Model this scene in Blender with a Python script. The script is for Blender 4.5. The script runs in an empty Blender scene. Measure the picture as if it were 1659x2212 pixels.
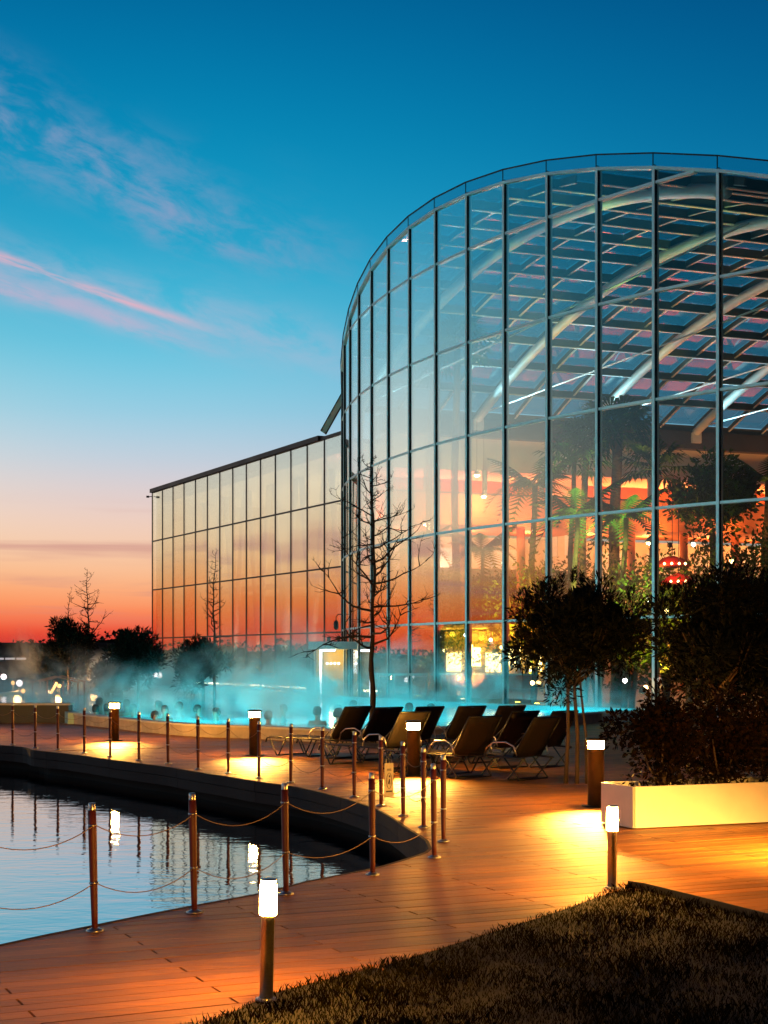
import bpy, bmesh, math, random
from mathutils import Vector, Matrix, Euler
from mathutils.geometry import tessellate_polygon
R_ = math.radians
rnd = random.Random(7)
sc = bpy.context.scene
COL = sc.collection

# ------------------------------------------------------------------ camera
F, HZ, CX, H = 3300.0, 1416.0, 829.5, 1.7      # focal length and horizon in picture units (picture 1659 x 2212)
cam_d = bpy.data.cameras.new('camera'); cam = bpy.data.objects.new('camera', cam_d); COL.objects.link(cam)
cam.location = (0, 0, H); cam.rotation_euler = (R_(90), 0, 0)
cam_d.sensor_fit = 'VERTICAL'; cam_d.sensor_height = 36.0; cam_d.lens = 36.0 * F / 2212
cam_d.shift_y = (HZ - 1106) / 2212; cam_d.clip_start = 0.1; cam_d.clip_end = 6000
sc.camera = cam
sc.render.engine = 'CYCLES'
cy = sc.cycles
cy.use_denoising = True
try:
    cy.denoiser = 'OPENIMAGEDENOISE'; cy.denoising_input_passes = 'RGB_ALBEDO_NORMAL'; cy.denoising_prefilter = 'ACCURATE'
except Exception: pass
cy.max_bounces = 8; cy.diffuse_bounces = 3; cy.glossy_bounces = 4; cy.transmission_bounces = 4
cy.transparent_max_bounces = 40; cy.volume_bounces = 1
cy.caustics_reflective = False; cy.caustics_refractive = False; cy.sample_clamp_indirect = 6.0
cy.volume_step_rate = 1.0; cy.volume_max_steps = 128
vs = sc.view_settings
vs.view_transform = 'Standard'; vs.look = 'None'; vs.exposure = 0.0; vs.gamma = 1.0; vs.use_curve_mapping = False

# ------------------------------------------------------------------ world: dusk sky, sun just set on the left
SUN_AZ = R_(-52)      # azimuth from straight ahead, negative = left
world = bpy.data.worlds.new('World'); sc.world = world; world.use_nodes = True
wn, wl = world.node_tree.nodes, world.node_tree.links
wn.clear()
def srgb(r, g, b):
    return tuple(((c / 255) / 12.92 if c / 255 <= 0.04045 else ((c / 255 + 0.055) / 1.055) ** 2.4) for c in (r, g, b))
class NT:
    def __init__(s, nodes, links): s.n, s.l = nodes, links
    def put(s, sock, v):
        if hasattr(v, 'is_linked') or isinstance(v, bpy.types.NodeSocket): s.l.new(v, sock)
        elif v is not None: sock.default_value = v
    def m(s, op, a, b=None, c=None, clamp=False):
        n = s.n.new('ShaderNodeMath'); n.operation = op; n.use_clamp = clamp
        s.put(n.inputs[0], a)
        if b is not None: s.put(n.inputs[1], b)
        if c is not None: s.put(n.inputs[2], c)
        return n.outputs[0]
    def mix(s, f, a, b, blend='MIX'):
        n = s.n.new('ShaderNodeMix'); n.data_type = 'RGBA'; n.blend_type = blend
        s.put(n.inputs[0], f); s.put(n.inputs[6], a if not isinstance(a, tuple) else (*a[:3], 1)); s.put(n.inputs[7], b if not isinstance(b, tuple) else (*b[:3], 1))
        return n.outputs[2]
    def ramp(s, f, stops, interp='EASE'):
        n = s.n.new('ShaderNodeValToRGB'); cr = n.color_ramp; cr.interpolation = interp
        while len(cr.elements) > 1: cr.elements.remove(cr.elements[-1])
        cr.elements[0].position = stops[0][0]; cr.elements[0].color = (*stops[0][1], 1)
        for p, c in stops[1:]:
            e = cr.elements.new(p); e.color = (*c, 1)
        s.put(n.inputs[0], f); return n.outputs[0]
    def noise(s, vec, scale, detail=4, rough=0.55, w=None, dist=0.0):
        n = s.n.new('ShaderNodeTexNoise'); s.put(n.inputs['Vector'], vec); n.inputs['Scale'].default_value = scale
        n.inputs['Detail'].default_value = detail; n.inputs['Roughness'].default_value = rough; n.inputs['Distortion'].default_value = dist
        return n.outputs[0]
    def comb(s, x, y, z):
        n = s.n.new('ShaderNodeCombineXYZ')
        for i, v in enumerate((x, y, z)): s.put(n.inputs[i], v)
        return n.outputs[0]
    def sep(s, v):
        n = s.n.new('ShaderNodeSeparateXYZ'); s.l.new(v, n.inputs[0]); return n.outputs
    def smooth(s, v, a, b):
        n = s.n.new('ShaderNodeMapRange'); n.interpolation_type = 'SMOOTHSTEP'; n.clamp = True
        s.put(n.inputs[0], v); n.inputs[1].default_value = a; n.inputs[2].default_value = b
        n.inputs[3].default_value = 0; n.inputs[4].default_value = 1
        return n.outputs[0]
W = NT(wn, wl)
tc = wn.new('ShaderNodeTexCoord')
dx, dy, dz = W.sep(tc.outputs['Generated'])
el = W.m('MULTIPLY', W.m('ARCSINE', W.m('MAXIMUM', dz, -0.2)), 180 / math.pi)      # elevation in degrees
az = W.m('MULTIPLY', W.m('ARCTAN2', dx, dy), 180 / math.pi)                          # azimuth in degrees, 0 = ahead
horiz = W.m('MAXIMUM', W.m('SQRT', W.m('ADD', W.m('MULTIPLY', dx, dx), W.m('MULTIPLY', dy, dy))), 0.001)
toward = W.m('DIVIDE', W.m('ADD', W.m('MULTIPLY', dx, math.sin(SUN_AZ)), W.m('MULTIPLY', dy, math.cos(SUN_AZ))), horiz)
e01 = W.m('DIVIDE', el, 40.0, clamp=True)
S = lambda d: d / 40.0
west = W.ramp(e01, [(0.0, srgb(176, 44, 48)), (S(.7), srgb(226, 64, 54)), (S(1.2), srgb(249, 106, 68)), (S(1.9), srgb(253, 154, 102)), (S(3.0), srgb(251, 190, 142)),
                    (S(4.3), srgb(244, 206, 180)), (S(5.6), srgb(232, 206, 200)), (S(7.2), srgb(196, 208, 222)), (S(9), srgb(150, 206, 228)),
                    (S(11.5), srgb(90, 196, 224)), (S(15), srgb(20, 164, 204)), (S(20), srgb(0, 126, 176)), (S(25), srgb(0, 92, 146)), (S(30), srgb(0, 52, 92)), (1.0, srgb(0, 26, 54))], 'B_SPLINE')
east = W.ramp(e01, [(0.0, srgb(34, 28, 46)), (S(4), srgb(58, 46, 66)), (S(8), srgb(50, 58, 86)), (S(14), srgb(22, 54, 86)), (S(22), srgb(4, 38, 70)), (1.0, srgb(0, 16, 36))], 'LINEAR')
glow = W.ramp(e01, [(0.0, srgb(190, 46, 44)), (S(.7), srgb(236, 70, 38)), (S(1.5), srgb(250, 102, 38)), (S(2.6), srgb(253, 164, 92)), (S(4), srgb(254, 216, 166)), (S(6), srgb(244, 230, 202)), (S(8), srgb(222, 230, 222)),
                    (S(11), srgb(140, 204, 216)), (S(15), srgb(30, 166, 204)), (S(20), srgb(0, 130, 182)), (S(25), srgb(0, 92, 146)), (S(30), srgb(0, 52, 92)), (1.0, srgb(0, 26, 54))], 'B_SPLINE')
west = W.mix(W.smooth(toward, 0.72, 0.96), west, glow)
side = W.smooth(toward, -0.55, 0.62)
sky = W.mix(side, east, west)
sky = W.mix(W.m('MULTIPLY', W.smooth(az, -10, 18), 0.75), sky, W.mix(1.0, sky, srgb(150, 190, 215), 'MULTIPLY'))
# high thin cloud lit pink from below the horizon, and condensation trails, in degrees of azimuth and elevation
def band(a0, e0, a1, e1, width, seed, sx, sy, amp, thr, wob):
    L = math.hypot(a1 - a0, e1 - e0); ca, se = (a1 - a0) / L, (e1 - e0) / L
    p = W.m('ADD', W.m('MULTIPLY', W.m('SUBTRACT', az, a0), ca), W.m('MULTIPLY', W.m('SUBTRACT', el, e0), se))
    q = W.m('SUBTRACT', W.m('MULTIPLY', W.m('SUBTRACT', el, e0), ca), W.m('MULTIPLY', W.m('SUBTRACT', az, a0), se))
    n = W.noise(W.comb(W.m('MULTIPLY', p, sx), W.m('MULTIPLY', q, sy), seed), 1.0, 7, 0.62, dist=0.3)
    n2 = W.noise(W.comb(W.m('MULTIPLY', p, sx * .28), W.m('MULTIPLY', q, sy * .2), seed + 9.3), 1.0, 2)
    qq = W.m('ADD', q, W.m('MULTIPLY', W.m('SUBTRACT', n2, 0.5), wob))
    g = W.m('EXPONENT', W.m('MULTIPLY', W.m('MULTIPLY', qq, qq), -1.0 / (width * width)))
    tail = W.m('SUBTRACT', 1.0, W.smooth(p, L * .55, L * 1.15))
    return W.m('MULTIPLY', W.m('MULTIPLY', W.m('MULTIPLY', W.smooth(n, thr, thr + .34), g), tail), amp, clamp=True)
c1 = band(-17, 19.9, -1.0, 14.6, 1.25, 3.1, 0.40, 1.0, 0.95, 0.38, 4.6)
c2 = band(-17, 15.05, -6.4, 11.9, 0.15, 8.7, 0.30, 2.6, 0.85, 0.34, 0.45)
c3 = band(-17, 13.8, -5.6, 11.0, 0.42, 5.2, 0.4, 1.6, 0.65, 0.30, 1.1)
c4 = band(-10, 13.0, 0.5, 10.4, 0.9, 6.4, 0.3, 0.8, 0.42, 0.30, 1.4)
sky = W.mix(W.m('MULTIPLY', c1, 0.72), sky, srgb(150, 160, 196))
sky = W.mix(c4, sky, srgb(196, 184, 208))
sky = W.mix(W.m('MULTIPLY', c3, 0.8), sky, srgb(214, 174, 200))
sky = W.mix(c2, sky, srgb(250, 178, 190))
# low dusky streaks above the horizon
ns = W.noise(W.comb(W.m('MULTIPLY', az, 0.055), W.m('MULTIPLY', el, 0.85), 2.0), 1.0, 4, 0.55, dist=0.4)
lowm = W.m('MULTIPLY', W.m('MULTIPLY', W.smooth(el, 0.8, 2.2), W.m('SUBTRACT', 1.0, W.smooth(el, 3.8, 6.2))), W.smooth(ns, 0.47, 0.68))
sky = W.mix(W.m('MULTIPLY', lowm, 0.7), sky, srgb(200, 140, 134))
# a little of the physical twilight sky on top
nish = wn.new('ShaderNodeTexSky'); nish.sky_type = 'NISHITA'; nish.sun_disc = False
nish.sun_elevation = R_(0.5); nish.sun_rotation = SUN_AZ; nish.air_density = 1.2; nish.dust_density = 1.5
nmul = W.mix(1.0, nish.outputs[0], (0.0008, 0.0008, 0.0008), 'MULTIPLY')
sky = W.mix(1.0, sky, nmul, 'ADD')
sky = W.mix(W.smooth(el, -1.5, -0.2), srgb(26, 22, 26), sky)
bgn = wn.new('ShaderNodeBackground'); wl.new(sky, bgn.inputs[0]); bgn.inputs[1].default_value = 1.0
wo = wn.new('ShaderNodeOutputWorld'); wl.new(bgn.outputs[0], wo.inputs[0])

# ------------------------------------------------------------------ helpers
def G(x, y, z=0.0):
    """picture point lying at height z -> world (X, Y)"""
    Y = F * (H - z) / (y - HZ); return Vector(((x - CX) * Y / F, Y, z))
def P(x, y, Y):
    """picture point at a known distance"""
    return Vector(((x - CX) * Y / F, Y, H + (HZ - y) * Y / F))
class MB:
    def __init__(s): s.v, s.f = [], []
    def add(s, vs_, fs):
        o = len(s.v); s.v += [tuple(p) for p in vs_]; s.f += [tuple(i + o for i in f) for f in fs]; return s
    def box(s, c, d, ex=(1, 0, 0), ey=(0, 1, 0), ez=(0, 0, 1)):
        c, ex, ey, ez = Vector(c), Vector(ex), Vector(ey), Vector(ez)
        q = [c + ex * (d[0] / 2 * i) + ey * (d[1] / 2 * j) + ez * (d[2] / 2 * k) for k in (-1, 1) for j in (-1, 1) for i in (-1, 1)]
        return s.add(q, [(0, 2, 3, 1), (4, 5, 7, 6), (0, 1, 5, 4), (2, 6, 7, 3), (0, 4, 6, 2), (1, 3, 7, 5)])
    def bar(s, a, b, w, h, up=(0, 0, 1)):
        a, b = Vector(a), Vector(b); d = (b - a); L = d.length
        if L < 1e-6: return s
        d /= L; up = Vector(up); x = d.cross(up)
        if x.length < 1e-4: x = d.cross(Vector((1, 0, 0)))
        x.normalize(); u = x.cross(d)
        return s.box((a + b) / 2, (w, L, h), x, d, u)
    def tube(s, pts, rads, n=8, cap=True):
        pts = [Vector(p) for p in pts]
        if not hasattr(rads, '__len__'): rads = [rads] * len(pts)
        o = len(s.v); prev = None
        for i, p in enumerate(pts):
            t = (pts[min(i + 1, len(pts) - 1)] - pts[max(i - 1, 0)])
            t = t.normalized() if t.length > 1e-9 else Vector((0, 0, 1))
            if prev is None:
                a = t.cross(Vector((0, 0, 1)))
                if a.length < 1e-3: a = t.cross(Vector((1, 0, 0)))
            else: a = prev - t * prev.dot(t)
            a.normalize(); prev = a; b = t.cross(a)
            for k in range(n):
                an = 2 * math.pi * k / n
                s.v.append(tuple(p + (a * math.cos(an) + b * math.sin(an)) * rads[i]))
        for i in range(len(pts) - 1):
            for k in range(n):
                s.f.append((o + i * n + k, o + i * n + (k + 1) % n, o + (i + 1) * n + (k + 1) % n, o + (i + 1) * n + k))
        if cap:
            s.f.append(tuple(o + k for k in reversed(range(n)))); s.f.append(tuple(o + (len(pts) - 1) * n + k for k in range(n)))
        return s
    def lathe(s, prof, n=20, c=(0, 0, 0)):
        o = len(s.v)
        for r, z in prof:
            for k in range(n):
                a = 2 * math.pi * k / n; s.v.append((c[0] + r * math.cos(a), c[1] + r * math.sin(a), c[2] + z))
        for i in range(len(prof) - 1):
            for k in range(n): s.f.append((o + i * n + k, o + i * n + (k + 1) % n, o + (i + 1) * n + (k + 1) % n, o + (i + 1) * n + k))
        s.f.append(tuple(o + k for k in reversed(range(n)))); s.f.append(tuple(o + (len(prof) - 1) * n + k for k in range(n)))
        return s
    def prism(s, poly, z0, z1):
        """closed vertical prism over a simple polygon"""
        n = len(poly); o = len(s.v)
        s.v += [(p[0], p[1], z0) for p in poly] + [(p[0], p[1], z1) for p in poly]
        tri = tessellate_polygon([[Vector((p[0], p[1], 0)) for p in poly]])
        for t in tri:
            a, b, c = t
            cr = (poly[b][0] - poly[a][0]) * (poly[c][1] - poly[a][1]) - (poly[b][1] - poly[a][1]) * (poly[c][0] - poly[a][0])
            if cr < 0: a, b, c = a, c, b
            s.f.append((o + n + a, o + n + b, o + n + c)); s.f.append((o + a, o + c, o + b))
        for i in range(n): j = (i + 1) % n; s.f.append((o + i, o + j, o + n + j, o + n + i))
        return s
    def mesh(s, name, smooth=False):
        me = bpy.data.meshes.new(name); me.from_pydata(s.v, [], s.f); me.update()
        if smooth:
            me.polygons.foreach_set('use_smooth', [True] * len(me.polygons))
        return me
    def build(s, name, mt, parent=None, smooth=False, world=False):
        o = bpy.data.objects.new(name, s.mesh(name, smooth)); COL.objects.link(o)
        if mt: o.data.materials.append(mt)
        if parent:
            o.parent = parent
            if world: o.matrix_parent_inverse = Matrix.Translation(-parent.location)
        return o
def tag(o, label=None, cat=None, group=None, kind=None):
    if label: o['label'] = label
    if cat: o['category'] = cat
    if group: o['group'] = group
    if kind: o['kind'] = kind
    return o
def thing(name, label, cat, loc=(0, 0, 0), rz=0.0, group=None):
    o = bpy.data.objects.new(name, None); COL.objects.link(o); o.location = loc; o.rotation_euler = (0, 0, rz)
    o.empty_display_size = 0.2
    return tag(o, label, cat, group)
def copy_tree(o, parent=None):
    c = o.copy(); COL.objects.link(c)
    if parent: c.parent = parent
    for ch in list(o.children): copy_tree(ch, c)
    return c
def lamp(name, kind, loc, energy, color, parent=None, radius=0.08, aim=None, spot=60, blend=0.7, world=True):
    d = bpy.data.lights.new(name, kind); d.energy = energy; d.color = color; d.shadow_soft_size = radius
    o = bpy.data.objects.new(name, d); COL.objects.link(o); o.location = loc
    if kind == 'SPOT': d.spot_size = R_(spot); d.spot_blend = blend
    if aim is not None: o.rotation_euler = (Vector(aim) - Vector(loc)).to_track_quat('-Z', 'Y').to_euler()
    if parent:
        o.parent = parent
        if world: o.matrix_parent_inverse = Matrix.Translation(-parent.location)
    return o

# ------------------------------------------------------------------ materials
def mat(name, col, rough=0.6, metal=0.0, var=0.0, vscale=8.0, bump=0.0, bscale=60.0, spec=0.5, stretch=None, trans=0.0):
    m = bpy.data.materials.new(name); m.use_nodes = True
    nt = NT(m.node_tree.nodes, m.node_tree.links); b = nt.n['Principled BSDF']
    b.inputs['Base Color'].default_value = (*col, 1); b.inputs['Roughness'].default_value = rough
    b.inputs['Metallic'].default_value = metal; b.inputs['Specular IOR Level'].default_value = spec
    if var or bump:
        t = nt.n.new('ShaderNodeTexCoord'); v = t.outputs['Object']
        if stretch:
            mp = nt.n.new('ShaderNodeMapping'); mp.inputs['Scale'].default_value = stretch; nt.l.new(v, mp.inputs[0]); v = mp.outputs[0]
        if var:
            n = nt.noise(v, vscale, 5, 0.6)
            lo = tuple(c * (1 - var) for c in col); hi = tuple(min(1, c * (1 + var)) for c in col)
            nt.l.new(nt.ramp(n, [(0.3, lo), (0.7, hi)], 'LINEAR'), b.inputs['Base Color'])
            nt.l.new(nt.m('MULTIPLY_ADD', n, 0.25, max(0.0, rough - 0.12)), b.inputs['Roughness'])
        if bump:
            n = nt.noise(v, bscale, 3, 0.6); bp = nt.n.new('ShaderNodeBump'); bp.inputs['Strength'].default_value = bump; bp.inputs['Distance'].default_value = 0.02
            nt.l.new(n, bp.inputs['Height']); nt.l.new(bp.outputs[0], b.inputs['Normal'])
    return m
def emit(name, col, strength):
    m = bpy.data.materials.new(name); m.use_nodes = True; n = m.node_tree.nodes; n.clear()
    e = n.new('ShaderNodeEmission'); e.inputs[0].default_value = (*col, 1); e.inputs[1].default_value = strength
    o = n.new('ShaderNodeOutputMaterial'); m.node_tree.links.new(e.outputs[0], o.inputs[0]); return m
def leafmat(name, col, var=0.5, spec=0.08):
    """leaf colour varies from leaf clump to leaf clump; a little light passes through"""
    m = bpy.data.materials.new(name); m.use_nodes = True; nt = NT(m.node_tree.nodes, m.node_tree.links)
    b = nt.n['Principled BSDF']; b.inputs['Roughness'].default_value = 0.65; b.inputs['Specular IOR Level'].default_value = spec
    t = nt.n.new('ShaderNodeTexCoord'); n = nt.noise(t.outputs['Object'], 5.0, 4, 0.7)
    nt.l.new(nt.ramp(n, [(0.3, tuple(c * (1 - var) for c in col)), (0.7, tuple(c * (1 + var) for c in col))], 'LINEAR'), b.inputs['Base Color'])
    return m
def glass(name, tint, lo, hi, power, gain, rough=0.0, start=0.0):
    """solar-control glazing: a clear tinted pane whose mirror share rises towards grazing angles"""
    m = bpy.data.materials.new(name); m.use_nodes = True; nt = NT(m.node_tree.nodes, m.node_tree.links); nt.n.clear()
    lw = nt.n.new('ShaderNodeLayerWeight'); lw.inputs[0].default_value = 0.5
    fac = nt.m('MINIMUM', nt.m('MULTIPLY_ADD', nt.m('POWER', nt.m('MAXIMUM', nt.m('SUBTRACT', lw.outputs['Facing'], start), 0.0), power), gain, lo), hi)
    tr = nt.n.new('ShaderNodeBsdfTransparent'); tr.inputs[0].default_value = (*tint, 1)
    gl = nt.n.new('ShaderNodeBsdfGlossy'); gl.inputs['Roughness'].default_value = rough; gl.inputs[0].default_value = (0.97, 0.98, 1, 1)
    t = nt.n.new('ShaderNodeTexCoord'); oi = nt.n.new('ShaderNodeObjectInfo')
    n = nt.noise(t.outputs['Object'], 0.35, 1); bp = nt.n.new('ShaderNodeBump'); bp.inputs['Strength'].default_value = 0.06; bp.inputs['Distance'].default_value = 0.05
    nt.l.new(n, bp.inputs['Height'])
    wnz = nt.n.new('ShaderNodeTexWhiteNoise'); wnz.noise_dimensions = '1D'; nt.l.new(oi.outputs['Random'], wnz.inputs['W'])     # every pane hangs a hair out of true
    va_ = nt.n.new('ShaderNodeVectorMath'); va_.operation = 'MULTIPLY_ADD'; nt.l.new(wnz.outputs['Color'], va_.inputs[0]); va_.inputs[1].default_value = (.014,) * 3; nt.l.new(bp.outputs[0], va_.inputs[2])
    vb_ = nt.n.new('ShaderNodeVectorMath'); vb_.operation = 'ADD'; nt.l.new(va_.outputs[0], vb_.inputs[0]); vb_.inputs[1].default_value = (-.007,) * 3
    vc_ = nt.n.new('ShaderNodeVectorMath'); vc_.operation = 'NORMALIZE'; nt.l.new(vb_.outputs[0], vc_.inputs[0]); nt.l.new(vc_.outputs[0], gl.inputs['Normal'])
    mx = nt.n.new('ShaderNodeMixShader'); nt.l.new(fac, mx.inputs[0]); nt.l.new(tr.outputs[0], mx.inputs[1]); nt.l.new(gl.outputs[0], mx.inputs[2])
    o = nt.n.new('ShaderNodeOutputMaterial'); nt.l.new(mx.outputs[0], o.inputs[0]); return m

M = {}
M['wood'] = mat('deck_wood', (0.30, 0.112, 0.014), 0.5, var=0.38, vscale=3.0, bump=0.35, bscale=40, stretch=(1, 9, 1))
# each board its own shade
def boardmat():
    m = M['wood']; nt = NT(m.node_tree.nodes, m.node_tree.links); b = nt.n['Principled BSDF']
    src = b.inputs['Base Color'].links[0].from_socket
    geo = nt.n.new('ShaderNodeNewGeometry')
    oi = nt.n.new('ShaderNodeObjectInfo')
    k = nt.m('MULTIPLY_ADD', nt.m('FRACT', nt.m('ADD', geo.outputs['Random Per Island'], oi.outputs['Random'])), 0.65, 0.66)
    nt.l.new(nt.mix(1.0, src, nt.comb(k, k, k), 'MULTIPLY'), b.inputs['Base Color'])
boardmat()
M['dark'] = mat('under_deck_shade', (0.012, 0.010, 0.009), 0.9)
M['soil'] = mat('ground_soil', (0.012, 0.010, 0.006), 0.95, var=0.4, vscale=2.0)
M['paving'] = mat('paving', (0.10, 0.095, 0.085), 0.8, var=0.25, vscale=1.5)
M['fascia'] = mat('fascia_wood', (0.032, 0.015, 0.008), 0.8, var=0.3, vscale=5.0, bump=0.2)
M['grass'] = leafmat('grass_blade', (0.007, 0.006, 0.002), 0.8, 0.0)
M['post'] = mat('mahogany_post', (0.095, 0.012, 0.008), 0.5, var=0.25, vscale=9, stretch=(8, 8, 1), bump=0.1)
M['steel'] = mat('brushed_steel', (0.55, 0.53, 0.50), 0.32, 1.0, var=0.12, vscale=40)
M['darksteel'] = mat('dark_steel', (0.05, 0.05, 0.05), 0.45, 0.9, var=0.2, vscale=14)
M['bronze'] = mat('bronze_paint', (0.085, 0.065, 0.045), 0.42, 0.6, var=0.2, vscale=12)
M['rope'] = mat('hemp_rope', (0.32, 0.22, 0.14), 0.9, bump=0.5, bscale=300)
M['lampglass'] = emit('lit_lamp_glass', (1.0, 0.42, 0.05), 900)
M['lampring'] = emit('lit_bollard_head', (1.0, 0.44, 0.055), 1300)
M['planter'] = mat('white_planter', (0.72, 0.68, 0.60), 0.45, var=0.06, vscale=3)
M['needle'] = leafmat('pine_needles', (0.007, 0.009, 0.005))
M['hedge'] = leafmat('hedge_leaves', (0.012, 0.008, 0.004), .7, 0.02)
M['bark'] = mat('bark', (0.085, 0.055, 0.035), 0.9, var=0.4, vscale=12, bump=0.6, bscale=30, stretch=(1, 1, .3))
M['twig'] = mat('dark_twigs', (0.020, 0.015, 0.012), 0.9, var=0.3, vscale=12)
M['alu'] = mat('grey_aluminium', (0.80, 0.84, 0.80), 0.42, 0.15, var=0.1, vscale=2)
M['wingframe'] = mat('dark_frame', (0.030, 0.024, 0.020), 0.5, 0.4, var=0.2, vscale=2)
M['whitetube'] = mat('white_steel', (0.60, 0.68, 0.70), 0.4, var=0.06, vscale=2)
M['glass'] = glass('facade_glass', (0.86, 0.93, 0.91), 0.004, 0.68, 2.4, 4.0, start=0.12)
M['wingglass'] = glass('wing_glass', (0.88, 0.92, 0.90), 0.02, 0.56, 2.0, 2.0)
M['roofglass'] = glass('roof_glass', (0.58, 0.73, 0.78), 0.075, 0.7, 2.2, 0.6)
M['clearglass'] = glass('clear_glass', (0.93, 0.96, 0.95), 0.03, 0.5, 2.0, 0.6)
M['cream'] = mat('cream_plaster', (0.62, 0.58, 0.46), 0.8, var=0.06, vscale=0.5)
M['terracotta'] = mat('terracotta_plaster', (0.66, 0.22, 0.08), 0.75, var=0.1, vscale=0.6)
M['roofsteel'] = mat('roof_steel', (0.10, 0.12, 0.13), 0.55, var=0.15, vscale=1)
M['greydark'] = mat('dark_beam', (0.06, 0.065, 0.07), 0.6, var=0.2, vscale=1)
M['floor'] = mat('hall_floor', (0.28, 0.22, 0.15), 0.5, var=0.2, vscale=1)
M['tile'] = mat('pool_tile', (0.45, 0.75, 0.78), 0.4, var=0.08, vscale=6)
M['poolwall'] = mat('pool_wall_plaster', (0.46, 0.38, 0.28), 0.7, var=0.3, vscale=2.2, bump=0.2)
M['coping'] = mat('white_coping', (0.62, 0.60, 0.55), 0.5, var=0.1, vscale=3)
M['sling'] = mat('dark_sling', (0.020, 0.013, 0.010), 0.7, var=0.25, vscale=20, bump=0.2, bscale=400)
M['skin'] = mat('wet_skin', (0.34, 0.20, 0.14), 0.4, var=0.12, vscale=20)
M['hair'] = mat('dark_hair', (0.02, 0.014, 0.010), 0.5, var=0.3, vscale=60)
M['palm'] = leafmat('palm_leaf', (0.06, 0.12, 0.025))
M['palmtrunk'] = mat('palm_trunk', (0.20, 0.13, 0.07), 0.9, var=0.35, vscale=6, bump=0.5, bscale=20, stretch=(1, 1, 4))
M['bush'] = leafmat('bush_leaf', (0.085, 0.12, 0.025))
M['farleaf'] = leafmat('far_tree_leaf', (0.018, 0.020, 0.012))
M['farwall'] = mat('far_wall', (0.05, 0.045, 0.045), 0.9, var=0.3, vscale=0.3)
M['kioskwall'] = mat('yellow_panel', (0.62, 0.40, 0.06), 0.6, var=0.12, vscale=1.2)
M['sign'] = mat('sign_plate', (0.55, 0.50, 0.42), 0.5, var=0.06, vscale=20)
M['ink'] = mat('sign_print', (0.03, 0.03, 0.08), 0.6)
M['red'] = mat('red_canvas', (0.62, 0.035, 0.02), 0.7, var=0.15, vscale=4)

# ------------------------------------------------------------------ plan of the place (from picture points on the ground)
far_px = [(0, 1610), (75, 1621), (125, 1626), (182, 1633), (238, 1641), (300, 1649), (363, 1657), (428, 1668), (493, 1678), (553, 1688),
          (628, 1698), (693, 1712), (760, 1730), (810, 1747), (850, 1768), (886, 1793), (910, 1807), (924, 1818), (931, 1834)]
near_px = [(922, 1842), (886, 1854), (830, 1871), (786, 1881), (740, 1890), (663, 1905), (630, 1914), (553, 1933), (427, 1956), (318, 1977), (210, 1999), (100, 2021), (0, 2043)]
far_edge = [G(*p) for p in far_px]; near_edge = [G(*p) for p in near_px]
pond_edge = [Vector((-16, 34.2, 0)), Vector((-11.5, 31.6, 0))] + far_edge + near_edge + [Vector((-4.6, 7.05, 0)), Vector((-9, 4.9, 0))]
def smooth_poly(pts, step=0.25):
    out = []
    for i in range(len(pts) - 1):
        p0, p1, p2, p3 = pts[max(i - 1, 0)], pts[i], pts[i + 1], pts[min(i + 2, len(pts) - 1)]
        n = max(1, int((p2 - p1).length / step))
        for k in range(n):
            t = k / n
            out.append(0.5 * ((2 * p1) + (-p0 + p2) * t + (2 * p0 - 5 * p1 + 4 * p2 - p3) * t * t + (-p0 + 3 * p1 - 3 * p2 + p3) * t ** 3))
    out.append(pts[-1]); return out
pond_edge = smooth_poly(pond_edge, 0.3)
pond_poly = pond_edge + [Vector((-20, 4.0, 0)), Vector((-20, 35, 0))]
WATER = -0.45
wall_px = [(160, 1541), (260, 1551), (333, 1558), (433, 1565), (540, 1568), (640, 1572.5), (720, 1575), (850, 1573.5), (950, 1571), (1060, 1563), (1206, 1546), (1300, 1538)]
WALL_H = 0.26
wall_line = smooth_poly([G(x, y, WALL_H).xy.to_3d() for x, y in wall_px], 0.4)
pool_poly = wall_line + [Vector((7.4, 40.0, 0)), Vector((4.2, 43.6, 0)), Vector((1.0, 48.5, 0)), Vector((-1.2, 53, 0)), Vector((-3.0, 58.5, 0)), Vector((-5.0, 64, 0)), Vector((-9.5, 72, 0)), Vector((-15, 70, 0)), Vector((-14.5, 55, 0)), Vector((-11, 44, 0)), Vector((-8.3, 39.9, 0))]
gl_px = [(436, 2212), (556, 2160), (595, 2140), (700, 2116), (823, 2086), (949, 2049), (1075, 2009), (1206, 1968), (1302, 1933), (1357, 1917)]
gr_px = [(1392, 1922), (1659, 1990)]
gleft = [Vector((-1.6, 5.6, 0))] + [G(*p) for p in gl_px]; gright = [G(*p) for p in gr_px] + [Vector((7.0, 7.4, 0)), Vector((7.0, 4.2, 0)), Vector((-2.6, 4.2, 0))]
grass_poly = smooth_poly(gleft, 0.25) + gright
deck_poly = [Vector((-12, 3.5, 0)), Vector((7.5, 3.5, 0)), Vector((10, 16, 0)), Vector((10.5, 39, 0))] + list(reversed([p + Vector((0, -0.02, 0)) for p in wall_line])) + [Vector((-8.3, 38.6, 0)), Vector((-16, 38.6, 0)), Vector((-16, 20, 0))]
def inside(p, poly):
    c = False; n = len(poly); j = n - 1
    for i in range(n):
        a, b = poly[i], poly[j]
        if (a[1] > p[1]) != (b[1] > p[1]) and p[0] < (b[0] - a[0]) * (p[1] - a[1]) / (b[1] - a[1]) + a[0]: c = not c
        j = i
    return c

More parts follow.
